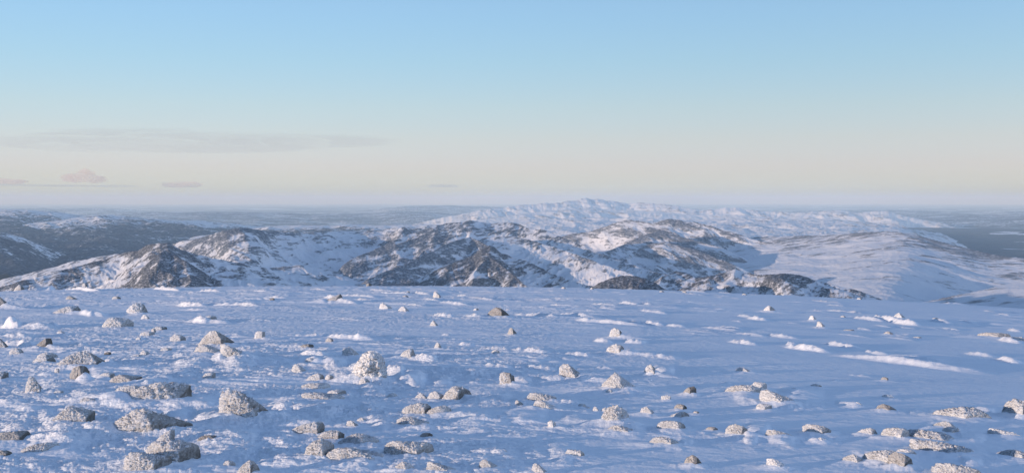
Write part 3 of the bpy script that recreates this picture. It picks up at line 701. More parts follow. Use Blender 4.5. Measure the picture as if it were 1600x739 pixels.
def build_plateau():
    dense = np.arange(-33.0, 33.0, 0.052)
    coarse = np.linspace(33.0, 327.0, 120)
    az = np.radians(np.concatenate([dense, coarse]))
    nd = len(dense)
    d = np.concatenate([np.geomspace(0.6, 4.5, 16)[:-1], np.geomspace(4.5, 230, 1120), np.geomspace(235, 2600, 60)])
    A, D = np.meshgrid(az, d)
    X, Y = D * np.sin(A), D * np.cos(A)
    Z = ground_base(X, Y)
    azd = az[:nd]
    pxs = W / 2 + F * np.tan(azd)
    h = np.zeros_like(Z)
    near = (d > 3.5) & (d < 260)
    r0, r1 = np.nonzero(near)[0][[0, -1]]
    xs, ys, dd = X[r0:r1, :nd], Y[r0:r1, :nd], D[r0:r1, :nd]
    # wind runs across the picture, slightly towards the camera
    wa = math.radians(-14)
    u = xs * math.cos(wa) + ys * math.sin(wa)
    v = -xs * math.sin(wa) + ys * math.cos(wa)
    left = 1 - sstep(-0.1, 0.30, np.arctan2(xs, ys))             # cruster on the left
    patch = fbm(xs / 9, ys / 9, 3.1, 3)
    swell = 0.055 * (1 - 0.7 * sstep(40, 90, dd)) * fbm(xs / 15, ys / 15, 1.7, 2) + 0.03 * pn(u / 5, v / 2.2, 8.0)
    sas_mask = sstep(-0.05, 0.5, patch + 0.45 * (left - 0.5))
    w1 = pn(u / 1.6, v / 1.6, 5.5)
    sas = ridged(u / 1.9 + 0.35 * w1, v / 0.55 + 0.5 * w1, 2.2, 3, 0.5)
    sas = np.clip(sas - 0.35, 0, 2)
    far_amp = 0.6 + 0.9 * sstep(15, 60, dd)
    hh = swell + 0.038 * sas * sas_mask * far_amp
    sas2 = np.clip(ridged(u / 6.5 + 0.3 * w1, v / 1.9 + 0.3 * w1, 7.2, 4, 0.55) - 0.55, 0, 2)
    hh = hh + 0.045 * sas2 * sstep(18, 45, dd)
    for (sc_, an, amp_, sd) in ((0.9, 3.2, 0.030, 31.0), (0.45, 3.0, 0.016, 47.0), (2.4, 4.0, 0.045, 63.0)):   # wind-cut steps
        q = fbm(u / (sc_ * an) + 0.3 * w1, v / sc_ + 0.3 * w1, sd, 4, 0.55) + 0.25 * fbm(u / .5, v / .25, sd + 5, 2)
        cut = 0.34 - 0.22 * sas_mask - 0.14 * left
        hh = hh + 0.5 * amp_ * sstep(cut, cut + 0.06, q) * (0.35 + 0.65 * sas_mask) * (1 + 0.8 * sstep(20, 60, dd))
    gran = fbm(u / 0.13, v / 0.06, 4.4, 4, 0.65)
    crust = np.clip(0.2 + 0.9 * left * sstep(-0.6, 0.1, patch) + 0.3 * sas_mask, 0, 1.2)
    crust = crust * (0.25 + 0.75 * sstep(-0.35, 0.15, fbm(u / 2.6, v / 1.1, 9.9, 3)))
    hh = hh + (0.018 * crust + 0.0015) * gran * (1 - 0.75 * sstep(18, 60, dd))
    lump = np.clip(fbm(u / 0.42, v / 0.22, 6.1, 3, 0.6) - 0.42, 0, 1)
    hh = hh + 0.05 * lump * crust * (1 - sstep(20, 50, dd))
    h[r0:r1, :nd] = hh
    bare = h.copy()
    drift = np.zeros_like(h)
    # the single ridges
    for (x0, x1, yt, yb, st) in RIDGES:
        xm, hw = 0.5 * (x0 + x1), 0.5 * (x1 - x0) * 1.3
        gx, gy, db = on_ground(xm, yb)
        dpy = (on_ground(xm, yb + 1)[2] - db)
        heff = -float(ground_base(np.array(gx), np.array(gy))) - (-(pix_dir(xm, yb)[1] + 0.0) * 0)
        ang = max(yb - yt, 1.5) / F
        persp = abs(1.0 / dpy) / F if dpy else 1.7 / db ** 2       # rows per metre, as an angle
        st = st * (3.0 if yb < 580 else min(max(3.4 - 0.28 * (yb - yt - 4), 0.7), 3.4))
        R = min(ang / (st / db + persp), 0.25 * db + 0.5)
        c0, c1 = np.searchsorted(pxs, [xm - hw, xm + hw])
        k0, k1 = np.searchsorted(d, [db * 0.9, db + 6 * R + 0.05 * db])
        if c1 - c0 < 2 or k1 - k0 < 2: continue
        P = pxs[c0:c1][None, :]; DD = D[k0:k1, c0:c1]
        XX, YY = X[k0:k1, c0:c1], Y[k0:k1, c0:c1]
        U = (P - xm) / hw
        sc = max(hw / F * db, 0.05)
        ws = max(sc * 0.35, 0.8 * R)
        wob = fbm(XX / ws + x0, YY / ws + yb, 1.0, 3, 0.55)
        lat = np.clip(1 - (U + 0.25 * wob) ** 2, 0, 1) ** 1.3 * (0.8 + 0.5 * wob) * (1 - sstep(0.5, 1.0, np.abs(U)))
        T = (DD - db - dpy * 0.05 * (P - xm)) / R + 0.3 * wob - 0.5 * (1 - lat)
        up = sstep(-0.05, 1.0, T) * 0.6 + 0.4 * np.clip(T, 0, 1)
        down = 1 - sstep(0.9, 3.5, T)
        prof = np.where(T < 1, up, down)
        rough = 1 + 0.22 * fbm(XX / (0.18 * R + 0.04), YY / (0.18 * R + 0.04), 2.0, 3, 0.6)
        h[k0:k1, c0:c1] += 0.85 * st * R * lat * prof * rough
    # drifts round the stones and the tails in their lee
    for (x, y, w_, h_, tail, ramp, bank) in ROCK_SPOTS:
        dr = math.hypot(x, y); ar = math.atan2(x, y)
        ext = 3.2 * w_ + 0.6
        c0, c1 = np.searchsorted(azd, [ar - 2.4 * w_ / dr - .002, ar + (2 + 3.4 * tail) * w_ / dr + .002])
        k0, k1 = np.searchsorted(d, [dr - ext, dr + ext])
        if c1 - c0 < 2 or k1 - k0 < 2: continue
        XX, YY = X[k0:k1, c0:c1] - x, Y[k0:k1, c0:c1] - y
        ww = max(w_, 0.12)
        wob = 0.35 * fbm((XX + x) / (ww * .35), (YY + y) / (ww * .35), 2.5, 4, 0.6)
        base = np.exp(-((XX / (0.75 * ww)) ** 2 + (YY / (0.6 * ww)) ** 2) * (1 + 2.2 * wob)) * bank * h_
        L = (1.1 + 1.6 * tail) * ww
        tx = (XX - 0.25 * ww) / L
        tl = np.where(tx > 0, np.clip(1 - tx, 0, 1) ** 1.3, np.clip(1 + tx * 4, 0, 1))
        half = 0.42 * ww * (1 - 0.6 * np.clip(tx, 0, 1)) + 1e-3
        tl = tl * np.exp(-((YY + 0.32 * XX) / half) ** 2 * (1 + wob)) * 0.62 * h_ * tail
        rx = (XX + 1.75 * ww) / (1.2 * ww)
        rp = sstep(0, 1, rx) * (1 - sstep(0.95, 1.5, rx)) * np.exp(-((YY + 0.1 * ww) / (0.5 * ww)) ** 2 * (1 + 1.5 * wob)) * ramp * h_
        grain = 1 + 0.25 * fbm((XX + x) / 0.16, (YY + y) / 0.09, 7.5, 2)
        drift[k0:k1, c0:c1] = np.maximum(drift[k0:k1, c0:c1], np.maximum(np.maximum(base, rp), np.clip(tl, 0, None)) * grain)
    bare = Z + bare
    Z = Z + h + drift
    skyline = (Z[20:, :nd] / d[20:, None]).max(0)
    if bpy.app.background:
        rows_ = HORIZON_Y - skyline * F
        print("EDGE", [(int(q), round(float(np.interp(q, pxs, rows_)), 1)) for q in (0, 200, 400, 600, 800, 1000, 1200, 1400, 1600)])
    cr = np.full_like(Z, 0.4)
    cr[r0:r1, :nd] = crust
    o = grid_mesh("snow_field", X, Y, Z, snow_material(), wrap=True, attrs={"crust": cr})
    setting(o, "wind-packed snow field sloping gently away to the plateau edge")
    return (az, nd, d, bare)

def plateau_height(P, x, y):
    az, nd, d, Z = P
    a, r = math.atan2(x, y), math.hypot(x, y)
    c = min(max(int(np.searchsorted(az[:nd], a)), 1), nd - 1); k = min(max(int(np.searchsorted(d, r)), 1), len(d) - 1)
    return float(Z[k, c])

# ------------------------------------------------------------------ hills and mountains
VALLEY_Z = -560.0

def hill(name, label, elements, px_range, dist_range, cols, rows, mat, amp=16, gully=220, skew=0.5, rock_bias=0.0, crest=0.35, crest_len=120,
         rock_gully=0.5, rock_aniso=(1.0, 1.0), floor=None, seed=0.0, foot_rock=0.0, warp_=1.0, smooth_=0.004, band_=1.0, rock_px=None, keep=0.3):
    """a terrain patch: the highest of several ridges, each with its own line of (column, row, distance) points"""
    a0, a1 = pix_dir(px_range[0], 400)[0], pix_dir(px_range[1], 400)[0]
    az = np.linspace(a0, a1, cols)
    d = dist_range if isinstance(dist_range, np.ndarray) else np.geomspace(dist_range[0], dist_range[1], rows)
    A, D = np.meshgrid(az, d)
    X, Y = D * np.sin(A), D * np.cos(A)
    Z = np.full_like(X, -1e5); dn = np.zeros_like(X); ow = np.zeros_like(X)
    for e in elements:
        pts = e["ridge"]
        ea, er, ed = [], [], []
        for (px, py, dd) in pts:
            a, r = pix_dir(px, py); ea.append(float(a)); er.append(float(r) * dd); ed.append(dd)
        hr, dr = np.interp(az, ea, er), np.interp(az, ea, ed)
        hr = hr - 0.6 * dr * (np.clip(ea[0] - az, 0, 1) + np.clip(az - ea[-1], 0, 1))      # ridges die away beyond their ends
        kw = max(int(cols * smooth_), 1)
        ker = np.ones(2 * kw + 1) / (2 * kw + 1)
        pad = lambda q: np.convolve(np.pad(q, kw, mode='edge'), ker, 'valid')
        hr, dr = pad(hr), pad(dr)
        hr = hr + e.get("jag", 0.22) * amp * fbm(az * dr.mean() / (gully * .35), az * 0 + seed, 0.3, 4, 0.6)
        off0 = D - dr[None, :]
        amt = np.clip(np.abs(off0) / (gully * 2.5), 0, 1)
        aw = A + warp_ * amt * gully / D * (1.5 * pn(X / (gully * 3.1), Y / (gully * 3.1), 4.4 + seed) + 0.8 * pn(X / gully, Y / gully, 6.4 + seed))
        hr2 = np.interp(aw, az, hr)
        off = D - np.interp(aw, az, dr)
        wig = 0.35 * gully * pn(X / (gully * 2.2) + seed, Y / (gully * 2.2), 0.7)
        off2 = off + wig * np.clip(np.abs(off) / (gully * 1.5), 0, 1)
        fr = np.abs(np.minimum(off2, 0)); bk = np.maximum(off2, 0)
        L = e.get("L", 900.0)
        drop = e["sf"] * L * (1 - np.exp(-fr / L)) + e.get("lin", 0.02) * fr + e.get("sb", 0.35) * bk
        q = hr2 - drop
        up = q > Z
        Z = np.where(up, q, Z); dn = np.where(up, fr + bk, dn); ow = np.where(up, e.get("rock", 0.0), ow)
    m = keep + (1 - keep) * sstep(0, gully * 1.0, dn)
    gx, gy = X + skew * Y, Y - skew * X * 0.3
    warp = pn(X / gully, Y / gully, 2.0 + seed)
    g1 = ridged(gx / gully + 0.5 * warp, gy / (gully * 1.9) + 0.5 * warp, seed, 5, 0.55)
    Z = Z + amp * m * (g1 - 0.55)
    if floor is not None:
        Z = np.maximum(Z, floor + 6 * fbm(X / 900, Y / 900, seed, 3))
    ax, ay = rock_aniso
    rn = fbm((X * math.cos(.3) + Y * math.sin(.3)) / (gully * 0.8 * ax), (Y * math.cos(.3) - X * math.sin(.3)) / (gully * 0.8 * ay), 5 + seed, 5, 0.6)
    dz = np.gradient(Z, axis=0) / np.maximum(np.gradient(D, axis=0), 1e-3)
    slope = np.clip(np.abs(dz), 0, 1.2)
    rock = rock_bias + ow + crest * np.exp(-dn / crest_len) + rock_gully * 0.28 * (g1 - 1.0) + 0.32 * rn + 0.45 * (slope - 0.3) + band_ * (0.30 * np.exp(-dn / (2.0 * gully)) - 0.30 * sstep(1.0, 6.0, dn / gully))
    if rock_px:
        pxs = W / 2 + F * np.tan(az)
        rock = rock + np.interp(pxs, [q[0] for q in rock_px], [q[1] for q in rock_px])[None, :]
    o = grid_mesh(name, X, Y, Z, mat, attrs={"rock": rock})
    return setting(o, label)

def dists(lo, mid0, mid1, hi, n):
    """more rows where the slope faces the camera"""
    return np.concatenate([np.linspace(lo, mid0, n // 6)[:-1], np.linspace(mid0, mid1, n), np.linspace(mid1, hi, n // 6)[1:]])

def build_hills():
    near_rock = hill_material("rimed_hill_rock", fine=0.09, coarse=0.02, lie=-0.6, relief=3.0, a1=2.0, a2=1.7, stretch=0.25, soft=0.15, dust=0.55)
    mid_rock = hill_material("wind_scoured_rock", fine=0.06, coarse=0.013, lie=-0.6, a1=2.1, a2=1.8, stretch=0.25, soft=0.15, dust=0.6, rock=(0.054, 0.068, 0.088), relief=3.5)
    right_rock = hill_material("frosted_rock", fine=0.05, coarse=0.011, lie=0.6, a1=2.1, a2=1.7, stretch=0.25, soft=0.16, dust=0.7, rock=(0.082, 0.092, 0.108), relief=4.0)
    pale_rock = hill_material("thinly_snowed_rock", rock=(0.12, 0.128, 0.14), fine=0.022, coarse=0.005, soft=0.16, lie=1.2, a1=2.2, a2=1.2, dust=0.6, relief=2.5)
    far_rock = hill_material("distant_snowed_rock", rock=(0.16, 0.15, 0.14), a1=2.4, fine=0.010, coarse=0.003, soft=0.2, relief=8.0)
    forest = hill_material("snowy_forest", rock=(0.009, 0.018, 0.034), fine=0.022, coarse=0.003, soft=0.12, lie=1.4, stretch=0.6, a1=2.6, a2=1.3, dust=0.2, relief=0)
    # dark crag, nearest on the left
    hill("hill", "dark craggy hill rising just beyond the plateau edge on the left", [
        dict(ridge=[(-60,470,3300),(30,441,3300),(90,425,3350),(130,415,3400),(160,408,3420),(172,402,3430),(190,397,3430),(215,393,3400),(232,383,3380),(250,380.5,3350),(264,381,3350),(285,392,3380),(310,399,3420),(335,405,3450),(370,412,3500),(420,420,3600),(470,427,3700),(520,433,3800),(580,446,3900),(640,475,3950)], sf=.42, L=700, rock=.0, sb=.4),
        dict(ridge=[(150,470,3050),(200,445,3050),(225,418,3080),(250,396,3120),(262,394,3150),(290,408,3080),(320,428,3040),(345,445,3020),(380,470,3000)], sf=.5, L=500, rock=.18),
        dict(ridge=[(300,470,3000),(330,430,3050),(352,424,3100),(390,432,3080),(430,441,3060),(470,460,3050)], sf=.35, L=400, rock=-.1),
        ], (-60, 640), dists(2500, 2800, 3600, 4600, 150), 640, 0, near_rock, amp=11, gully=90, skew=.5, rock_bias=.10, rock_gully=1.3, crest=.2, crest_len=40, seed=1.3,
        rock_px=[(0,.10),(150,.06),(190,-.06),(215,.10),(300,.06),(340,-.12),(450,-.14),(560,-.3)])
    # the ridge behind it
    hill("hill", "long rounded hill streaked with rock, left of the central massif", [
        dict(ridge=[(-140,475,5600),(0,438,5500),(60,424,5500),(110,410,5500),(160,401,5450),(230,391,5400),(268,383,5300),(285,377,5250),(300,376,5200),(325,369,5150),(350,361,5100),(372,357,5100),(392,357.5,5150),(410,361,5250),(440,363,5400),(475,365,5500),(505,363,5600),(535,361,5700),(560,362,5750),(600,360,5800),(622,356,5800),(640,359,5800),(680,372,5800),(760,410,5800)], sf=.36, L=1000, rock=0),
        dict(ridge=[(330,470,4500),(372,440,4550),(420,420,4650),(470,415,4700),(530,425,4700),(600,440,4700),(680,470,4700)], sf=.28, L=700, rock=-.12),
        dict(ridge=[(610,372,5600),(622,358,5650),(632,355,5650),(645,366,5650)], sf=.5, L=500, rock=.2),
        ], (-140, 760), dists(3600, 4200, 5900, 7200, 170), 760, 0, mid_rock, amp=11, gully=120, skew=.8, rock_bias=.04, rock_gully=1.2, crest=.14, crest_len=110, seed=2.9,
        rock_px=[(0,-.15),(200,-.2),(270,-.05),(300,.1),(400,.08),(440,-.06),(520,-.08),(700,-.12)])
    # the central massif
    hill("mountain", "broad rocky mountain massif in the middle of the view", [
        dict(ridge=[(490,470,4700),(535,417,4750),(548,407,4800),(575,396,4900),(600,384,5000),(617,375,5050),(640,367,5150),(664,360,5200),(682,353,5250),(697,350,5300),(718,349,5300),(737,345.5,5350),(760,348,5400),(782,350,5400),(800,349,5400),(812,352,5400),(822,356,5350),(838,358,5300),(857,363,5250),(873,370,5200),(893,378,5150),(917,390,5050),(945,401,4950),(975,411,4850),(1010,422,4750),(1060,437,4600),(1120,460,4500)], sf=.46, L=1000, rock=.02),
        dict(ridge=[(530,470,4100),(575,436,4200),(620,420,4350),(655,405,4500),(690,385,4700),(715,376,4850),(735,372,4950),(755,380,4850),(780,398,4700),(800,415,4500),(830,450,4300)], sf=.5, L=800, rock=.12),
        dict(ridge=[(680,410,4800),(760,372,5000),(800,370,5050),(840,379,5000),(880,392,4900),(930,410,4700),(990,430,4500),(1050,460,4400)], sf=.4, L=900, rock=-.1),
        ], (480, 1120), dists(3300, 3900, 5500, 6800, 200), 720, 0, mid_rock, amp=15, gully=120, skew=-.6, rock_bias=.02, rock_gully=1.5, crest=.22, crest_len=100, seed=4.1,
        rock_px=[(480,.02),(560,.04),(700,-.02),(800,-.1),(860,-.1),(920,-.2),(1000,-.28),(1120,-.25)])
    # the pyramid in front
    hill("hill", "steep pointed hill standing in front of the central massif", [
        dict(ridge=[(590,475,3350),(650,438,3400),(690,420,3450),(715,410,3500),(738,401,3550),(752,390,3580),(765,385,3600),(773,388,3600),(782,397,3600),(800,402,3600),(822,409,3580),(845,420,3550),(868,431,3500),(895,440,3450),(930,450,3400),(980,470,3350)], sf=.5, L=700, rock=.05),
        dict(ridge=[(700,465,3200),(740,425,3300),(765,402,3450),(790,420,3350),(830,455,3200)], sf=.5, L=600, rock=.12),
        ], (585, 985), dists(2700, 2950, 3700, 4300, 150), 470, 0, near_rock, amp=12, gully=85, skew=-.7, rock_bias=.1, rock_gully=1.5, crest=.15, crest_len=50, seed=6.4,
        rock_px=[(590,-.02),(720,.02),(800,-.04),(850,-.05),(900,-.3)])
    hill("hill", "small dark rock mound at the plateau edge in the middle", [
        dict(ridge=[(905,462,2250),(935,444,2260),(955,436,2270),(972,431.5,2280),(990,431,2280),(1008,436,2270),(1025,444,2260),(1045,456,2250),(1080,480,2250)], sf=.35, L=400, rock=.3),
        ], (900, 1085), (1900, 2700), 230, 90, near_rock, amp=9, gully=60, skew=.3, rock_bias=.35, seed=8.8, crest=.2, crest_len=50, foot_rock=0)
    # right-hand massif
    hill("mountain", "grey rocky mountain with two rounded tops, right of the centre", [
        dict(ridge=[(780,420,7000),(860,375,7000),(895,366,7000),(925,362,6950),(948,354,6900),(965,348,6900),(982,344,6900),(1000,346,6850),(1022,349.5,6800),(1032,346,6800),(1046,343,6800),(1065,345.5,6800),(1085,348,6800),(1108,352,6750),(1125,360,6700),(1150,366,6600),(1185,376,6500),(1230,385,6400),(1300,400,6300),(1420,450,6200)], sf=.45, L=1000, rock=.02),
        dict(ridge=[(850,450,5700),(905,408,5800),(940,398,5900),(980,380,6100),(1008,368,6200),(1035,360,6300),(1060,370,6200),(1095,378,6100),(1130,388,6000),(1160,402,5900),(1220,440,5700)], sf=.42, L=900, rock=.05),
        dict(ridge=[(930,450,5200),(965,420,5250),(985,396,5400),(1010,384,5500),(1040,378,5500),(1075,388,5450),(1110,400,5400),(1150,415,5300),(1200,440,5200)], sf=.46, L=700, rock=.03),
        ], (780, 1400), dists(4400, 4900, 7000, 8600, 190), 620, 0, right_rock, amp=16, gully=140, skew=.6, rock_bias=.03, rock_gully=1.5, crest=.2, crest_len=110, seed=9.7,
        rock_px=[(780,-.1),(940,.0),(1090,.0),(1140,-.14),(1250,-.3)])
    hill("hill", "low chain of rocky knolls beyond the plateau edge", [
        dict(ridge=[(1000,465,2500),(1035,434,2600),(1055,425,2700),(1070,427,2700),(1090,436,2650),(1110,432,2650),(1130,427,2700),(1148,421,2700),(1160,426,2700),(1185,431,2650),(1205,429,2600),(1225,428,2600),(1250,431,2650),(1280,440,2650),(1330,452,2600),(1400,475,2600)], sf=.25, L=500, rock=0),
        ], (995, 1405), (2150, 3100), 420, 110, near_rock, amp=8, gully=70, skew=.5, rock_bias=.2, seed=11.9, crest=.1, crest_len=60)
    # long white shoulder on the right
    hill("hill", "wide snow-covered hill shoulder filling the right side", [
        dict(ridge=[(1060,400,6900),(1150,372,6800),(1190,370,6700),(1225,369,6600),(1262,368,6500),(1290,368,6400),(1325,365,6300),(1350,363.5,6200),(1385,362,6150),(1402,362,6100),(1425,366,6050),(1450,373,6000),(1480,381,5900),(1505,386,5850),(1530,393,5800),(1560,399,5700),(1585,402,5650),(1610,405,5600),(1680,410,5500),(1760,415,5500)], sf=.16, L=700, lin=.018, rock=0),
        dict(ridge=[(1300,520,3300),(1400,482,3500),(1500,461,3600),(1560,448,3700),(1600,437,3800),(1680,420,3900),(1760,410,4000)], sf=.10, L=700, lin=.02, rock=-.16),
        ], (1040, 1760), dists(2300, 2600, 6600, 8200, 260), 620, 0, pale_rock, amp=7, gully=200, skew=.4, warp_=.35, smooth_=.03, band_=.3, rock_bias=.15, rock_gully=1.2, crest=.34, crest_len=350, seed=13.2,
        rock_aniso=(2.2, .9), rock_px=[(1060,-.1),(1200,-.04),(1350,.05),(1500,.04),(1600,.05)])
    # the white range behind
    hill("mountain", "white snow-covered mountain range shining behind the darker hills", [
        dict(ridge=[(540,380,24000),(600,362,24000),(640,352,24000),(680,343,24000),(720,335,24000),(755,329,24000),(785,324,24320),(815,320,24640),(845,318.5,24800),(875,318,24960),(895,314,25280),(918,310,25600),(935,311.5,25600),(955,314,25600),(985,318,25600),(1010,317.5,25280),(1035,319,24960),(1060,322,24640),(1085,327,24320),(1105,328,24320),(1130,325,24320),(1150,325,24320),(1180,328.5,24320),(1200,331,24320),(1250,332.5,24000),(1285,331,24000),(1297,328,24000),(1310,327.5,24000),(1330,331,24000),(1350,332,24000),(1370,329.5,24000),(1385,330,24000),(1410,337,24000),(1435,343,24000),(1470,348,24000),(1510,360,24000),(1550,380,24000)], jag=.6, sf=.3, L=2500, lin=.03, sb=.25),
        dict(ridge=[(600,375,20000),(700,352,20480),(800,336,21120),(850,330,21600),(900,326,22080),(960,327,22400),(1020,330,22400),(1080,336,22080),(1150,336,21760),(1220,341,21440),(1300,342,21120),(1390,352,20800),(1450,366,20400)], sf=.2, L=2400, lin=.03, rock=0),
        dict(ridge=[(540,392,14000),(620,372,14000),(720,358,14500),(850,347,15000),(1000,346,15000),(1150,347,15000),(1250,350,14800),(1330,353,14500),(1400,360,14300),(1450,370,14200),(1500,388,14000)], sf=.05, L=3000, lin=.01, sb=.04, rock=-.05),
        ], (530, 1620), dists(9000, 11500, 26000, 30000, 240), 900, 0, far_rock, amp=55, gully=520, skew=.4, rock_bias=.14, rock_gully=1.0, crest=.06, crest_len=300, seed=15.5,
        rock_aniso=(1.6, .8), keep=.12, band_=0, rock_px=[(530,.1),(700,0),(1100,0),(1250,.05),(1600,.2)])
    # bright uplands in the left distance
    hill("hills", "sunlit patchy uplands in the far left distance", [
        dict(ridge=[(-160,332,15500),(-60,331,15500),(0,329,15500),(30,328.5,15500),(60,329.5,15500),(90,332,15500),(120,337,15500),(170,346,15500),(260,360,15500)], sf=.12, L=1500, lin=.02, sb=.1, rock=-.02),
        dict(ridge=[(40,352,13500),(90,346,13600),(120,341,13700),(150,337,13800),(165,336.5,13800),(200,340,13700),(235,343,13700),(280,346,13700),(320,346,14000),(370,352,14000),(430,358,14000)], sf=.10, L=1500, lin=.02, sb=.08, rock=-.02),
        dict(ridge=[(300,372,11500),(380,360,11500),(420,355,11500),(470,353.5,11500),(540,353,11500),(600,353,11500),(640,352,11500),(700,351,11500),(760,362,11500)], sf=.08, L=1000, lin=.02, sb=.08, rock=-.1),
        dict(ridge=[(-200,362,9000),(-60,364,9000),(0,366,9000),(30,371,9000),(60,383,9000),(100,398,9000)], sf=.2, L=1000, lin=.02, sb=.15, rock=.3),
        ], (-200, 800), dists(7000, 8000, 15800, 19000, 240), 800, 0, forest, amp=30, gully=420, skew=.3, rock_bias=1.0, rock_gully=.3, band_=0, crest=-.85, crest_len=900, seed=17.7,
        rock_aniso=(2.4, .8))
    # blue ridges at the edge of sight
    hill("hills", "faint blue mountain ridges on the horizon", [
        dict(ridge=[(-300,325,45000),(0,326,45000),(40,325.5,45000),(65,325,45000),(85,327,45000),(110,326,45000),(150,325.5,45000),(195,327,45000),(230,330,45000),(300,331,45000),(400,332.5,45000),(450,333.5,45000),(540,332,42000),(585,328,42000),(605,325,42000),(625,322.5,42000),(660,321.5,42000),(700,321,42000),(725,322,42000),(760,322.5,42000),(790,324,42000),(860,328,42000),(960,330,42000),(1200,331,42000),(1300,329,40000),(1385,328.5,40000),(1420,329,40000),(1470,330,40000),(1550,330,40000),(1600,331,40000),(1900,331,40000)], sf=.1, L=3000, lin=.012, sb=.1, rock=.1),
        dict(ridge=[(-300,336,30000),(150,336,30000),(220,332.5,30000),(330,331.5,30000),(420,332,30000),(470,334,30000),(560,335,30000),(610,331,30000),(650,330.5,30000),(690,333,30000),(760,340,30000),(900,345,30000),(1400,338,30000),(1480,337,30000),(1600,336,30000),(1900,336,30000)], sf=.08, L=2500, lin=.012, sb=.05, rock=.1),
        ], (-300, 1900), dists(24000, 26000, 45500, 52000, 130), 900, 0, forest, amp=45, gully=1500, skew=.3, rock_bias=.60, rock_gully=.5, crest=-.1, crest_len=700, seed=19.1, rock_aniso=(2.5, .7), keep=.15, band_=0)

def build_valley():
    az = np.radians(np.concatenate([np.arange(-35, 35, 0.07), np.linspace(35, 325, 60)]))
    d = np.concatenate([np.geomspace(1500, 6000, 30)[:-1], np.geomspace(6000, 135000, 440)])
    A, D = np.meshgrid(az, d)
    X, Y = D * np.sin(A), D * np.cos(A)
    lo = fbm(X / 5200, Y / 5200, 1.1, 5, 0.5)
    Z = VALLEY_Z + 110 * lo * sstep(4000, 12000, D) + 12 * fbm(X / 500, Y / 500, 2.2, 3)
    clear = fbm(X / 2600 + 0.3, Y / 1400, 3.3, 4, 0.55)
    rock = 1.15 - 0.95 * sstep(0.04, 0.32, clear) - 0.2 * sstep(0.1, 0.6, lo)
    k = hill_material("forest_with_snowy_clearings", rock=(0.009, 0.018, 0.032), fine=0.006, coarse=0.0009, soft=0.08, lie=1.4, stretch=0.6, a1=1.5, a2=0.8, dust=0.08, relief=0)
    o = grid_mesh("valley", X, Y, Z, k, wrap=True, attrs={"rock": rock})
    setting(o, "dark forested lowland with snowy clearings below the mountains")
# ------------------------------------------------------------------ the air
def build_haze():
    R0, top, bottom = 140000.0, 300.0, -1150.0
    bm = bmesh.new()
    bmesh.ops.create_cube(bm, size=1.0)
    for v in bm.verts:
        v.co = Vector((v.co.x * 2 * R0, v.co.y * 2 * R0, top if v.co.z > 0 else bottom))
    me = bpy.data.meshes.new("haze"); bm.to_mesh(me); bm.free()
    m = bpy.data.materials.new("haze"); m.use_nodes = True
    t = m.node_tree
    for n in list(t.nodes): t.nodes.remove(n)
    o_ = t.nodes.new("ShaderNodeOutputMaterial"); v = t.nodes.new("ShaderNodeVolumePrincipled")
    v.inputs["Color"].default_value = (0.52, 0.74, 0.94, 1)
    v.inputs["Absorption Color"].default_value = (0.8, 0.88, 0.5, 1)
    v.inputs["Density"].default_value = 3.1e-5
    v.inputs["Anisotropy"].default_value = 0.0
    t.links.new(v.outputs[0], o_.inputs["Volume"])
    me.materials.append(m)
    o = bpy.data.objects.new("haze", me); scene.collection.objects.link(o)
    o["kind"] = "stuff"; o["label"] = "thin blue winter haze over the land"

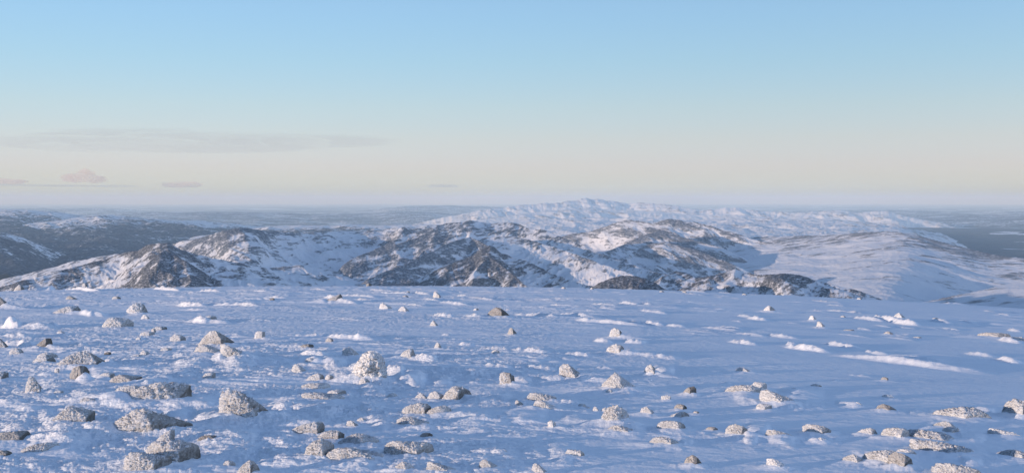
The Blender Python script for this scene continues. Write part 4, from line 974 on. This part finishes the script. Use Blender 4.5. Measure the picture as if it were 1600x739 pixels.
# ------------------------------------------------------------------ clouds, each a soft body of vapour above the haze
def build_clouds():
    def vapour(name, colour, density, aniso=0.2):
        m = bpy.data.materials.new(name); m.use_nodes = True
        t = m.node_tree
        for n in list(t.nodes): t.nodes.remove(n)
        o_ = t.nodes.new("ShaderNodeOutputMaterial"); v = t.nodes.new("ShaderNodeVolumePrincipled")
        v.inputs["Color"].default_value = colour + (1,); v.inputs["Density"].default_value = density; v.inputs["Anisotropy"].default_value = aniso
        t.links.new(v.outputs[0], o_.inputs["Volume"])
        return m
    grey = vapour("shade_grey_cloud_vapour", (0.74, 0.70, 0.72), 2.8e-5)  # the bank's grey shading is put into the vapour colour
    dark = vapour("shade_dark_cloud_vapour", (0.60, 0.62, 0.70), 1.0e-4)  # shaded copy of the vapour: the darkness is in its colour
    pink = vapour("sun_tinted_cloud_vapour", (1.0, 0.84, 0.70), 3.5e-4, -0.35)  # warmth of the low sunlight painted into the vapour colour
    dirs, faces = ico(5)
    def cloud(label, px0, px1, py0, py1, dist, depth, mat, lumps, seed):
        """lumps: (centre u, centre v, half width, half height) in shares of the box"""
        (a0, r1), (a1, r0) = pix_dir(px0, py0), pix_dir(px1, py1)
        am = float(a0 + a1) / 2; wd = float(a1 - a0) * dist; z0, z1 = float(r0) * dist, float(r1) * dist
        V, Fs, base = [], [], 0
        for i, (u, v, ru, rv) in enumerate(lumps):
            n = 1 + 0.35 * fbm(dirs[:, 0] * 1.6 + seed + i, dirs[:, 1] * 1.6, dirs[:, 2] * 2.2, 4, 0.55)
            q = dirs * n[:, None] * np.array([ru * wd, depth * (.6 + .4 * ru), rv * (z1 - z0)])
            q = q + np.array([(u - .5) * wd, 0, z0 + v * (z1 - z0)])
            V.append(q); Fs.append(faces + base); base += len(q)
        V = np.concatenate(V); Fs = np.concatenate(Fs)
        me = bpy.data.meshes.new("cloud"); me.from_pydata(V.tolist(), [], Fs.tolist()); me.update()
        me.materials.append(mat)
        o = bpy.data.objects.new("cloud", me); scene.collection.objects.link(o)
        o.location = (dist * math.sin(am), dist * math.cos(am), 0); o.rotation_euler = (0, 0, -am)
        o["label"] = label; o["category"] = "cloud"; o["group"] = "low clouds near the horizon"
    cloud("long faint grey cloud bank stretched above the left horizon", 0, 640, 198, 242, 70000, 9000, grey,
          [(.34,.62,.30,.36),(.22,.36,.26,.26),(.50,.55,.28,.30),(.72,.60,.26,.22),(.44,.24,.34,.14)], 3.1)
    cloud("small dark lens-shaped cloud floating over the middle of the horizon", 664, 720, 288, 293.5, 62000, 3500, dark, [(.5,.5,.5,.45),(.4,.6,.3,.3)], 5.2)
    cloud("thin dark cloud streak lying low at the far left", -30, 222, 287.5, 293, 66000, 5000, dark, [(.2,.62,.3,.3),(.5,.5,.35,.25),(.78,.45,.22,.3)], 7.9)
    cloud("peach-coloured sunlit cloud puff above the thin streak at left", 88, 168, 262, 287, 80000, 3000, pink, [(.35,.35,.3,.3),(.55,.5,.22,.42),(.75,.28,.25,.25)], 9.4)
    cloud("peach-coloured cloud puff cut by the left edge of the view", -30, 48, 276, 288, 80000, 3000, pink, [(.35,.4,.35,.4),(.65,.35,.3,.35)], 12.6)
    cloud("faint peach cloud puff right of the thin dark streak", 240, 330, 280, 295, 80000, 2500, pink, [(.4,.4,.3,.3),(.6,.45,.25,.35)], 14.3)
place_rocks()
P = build_plateau()
build_valley()
build_hills()
build_rocks(P)
build_haze()
build_clouds()
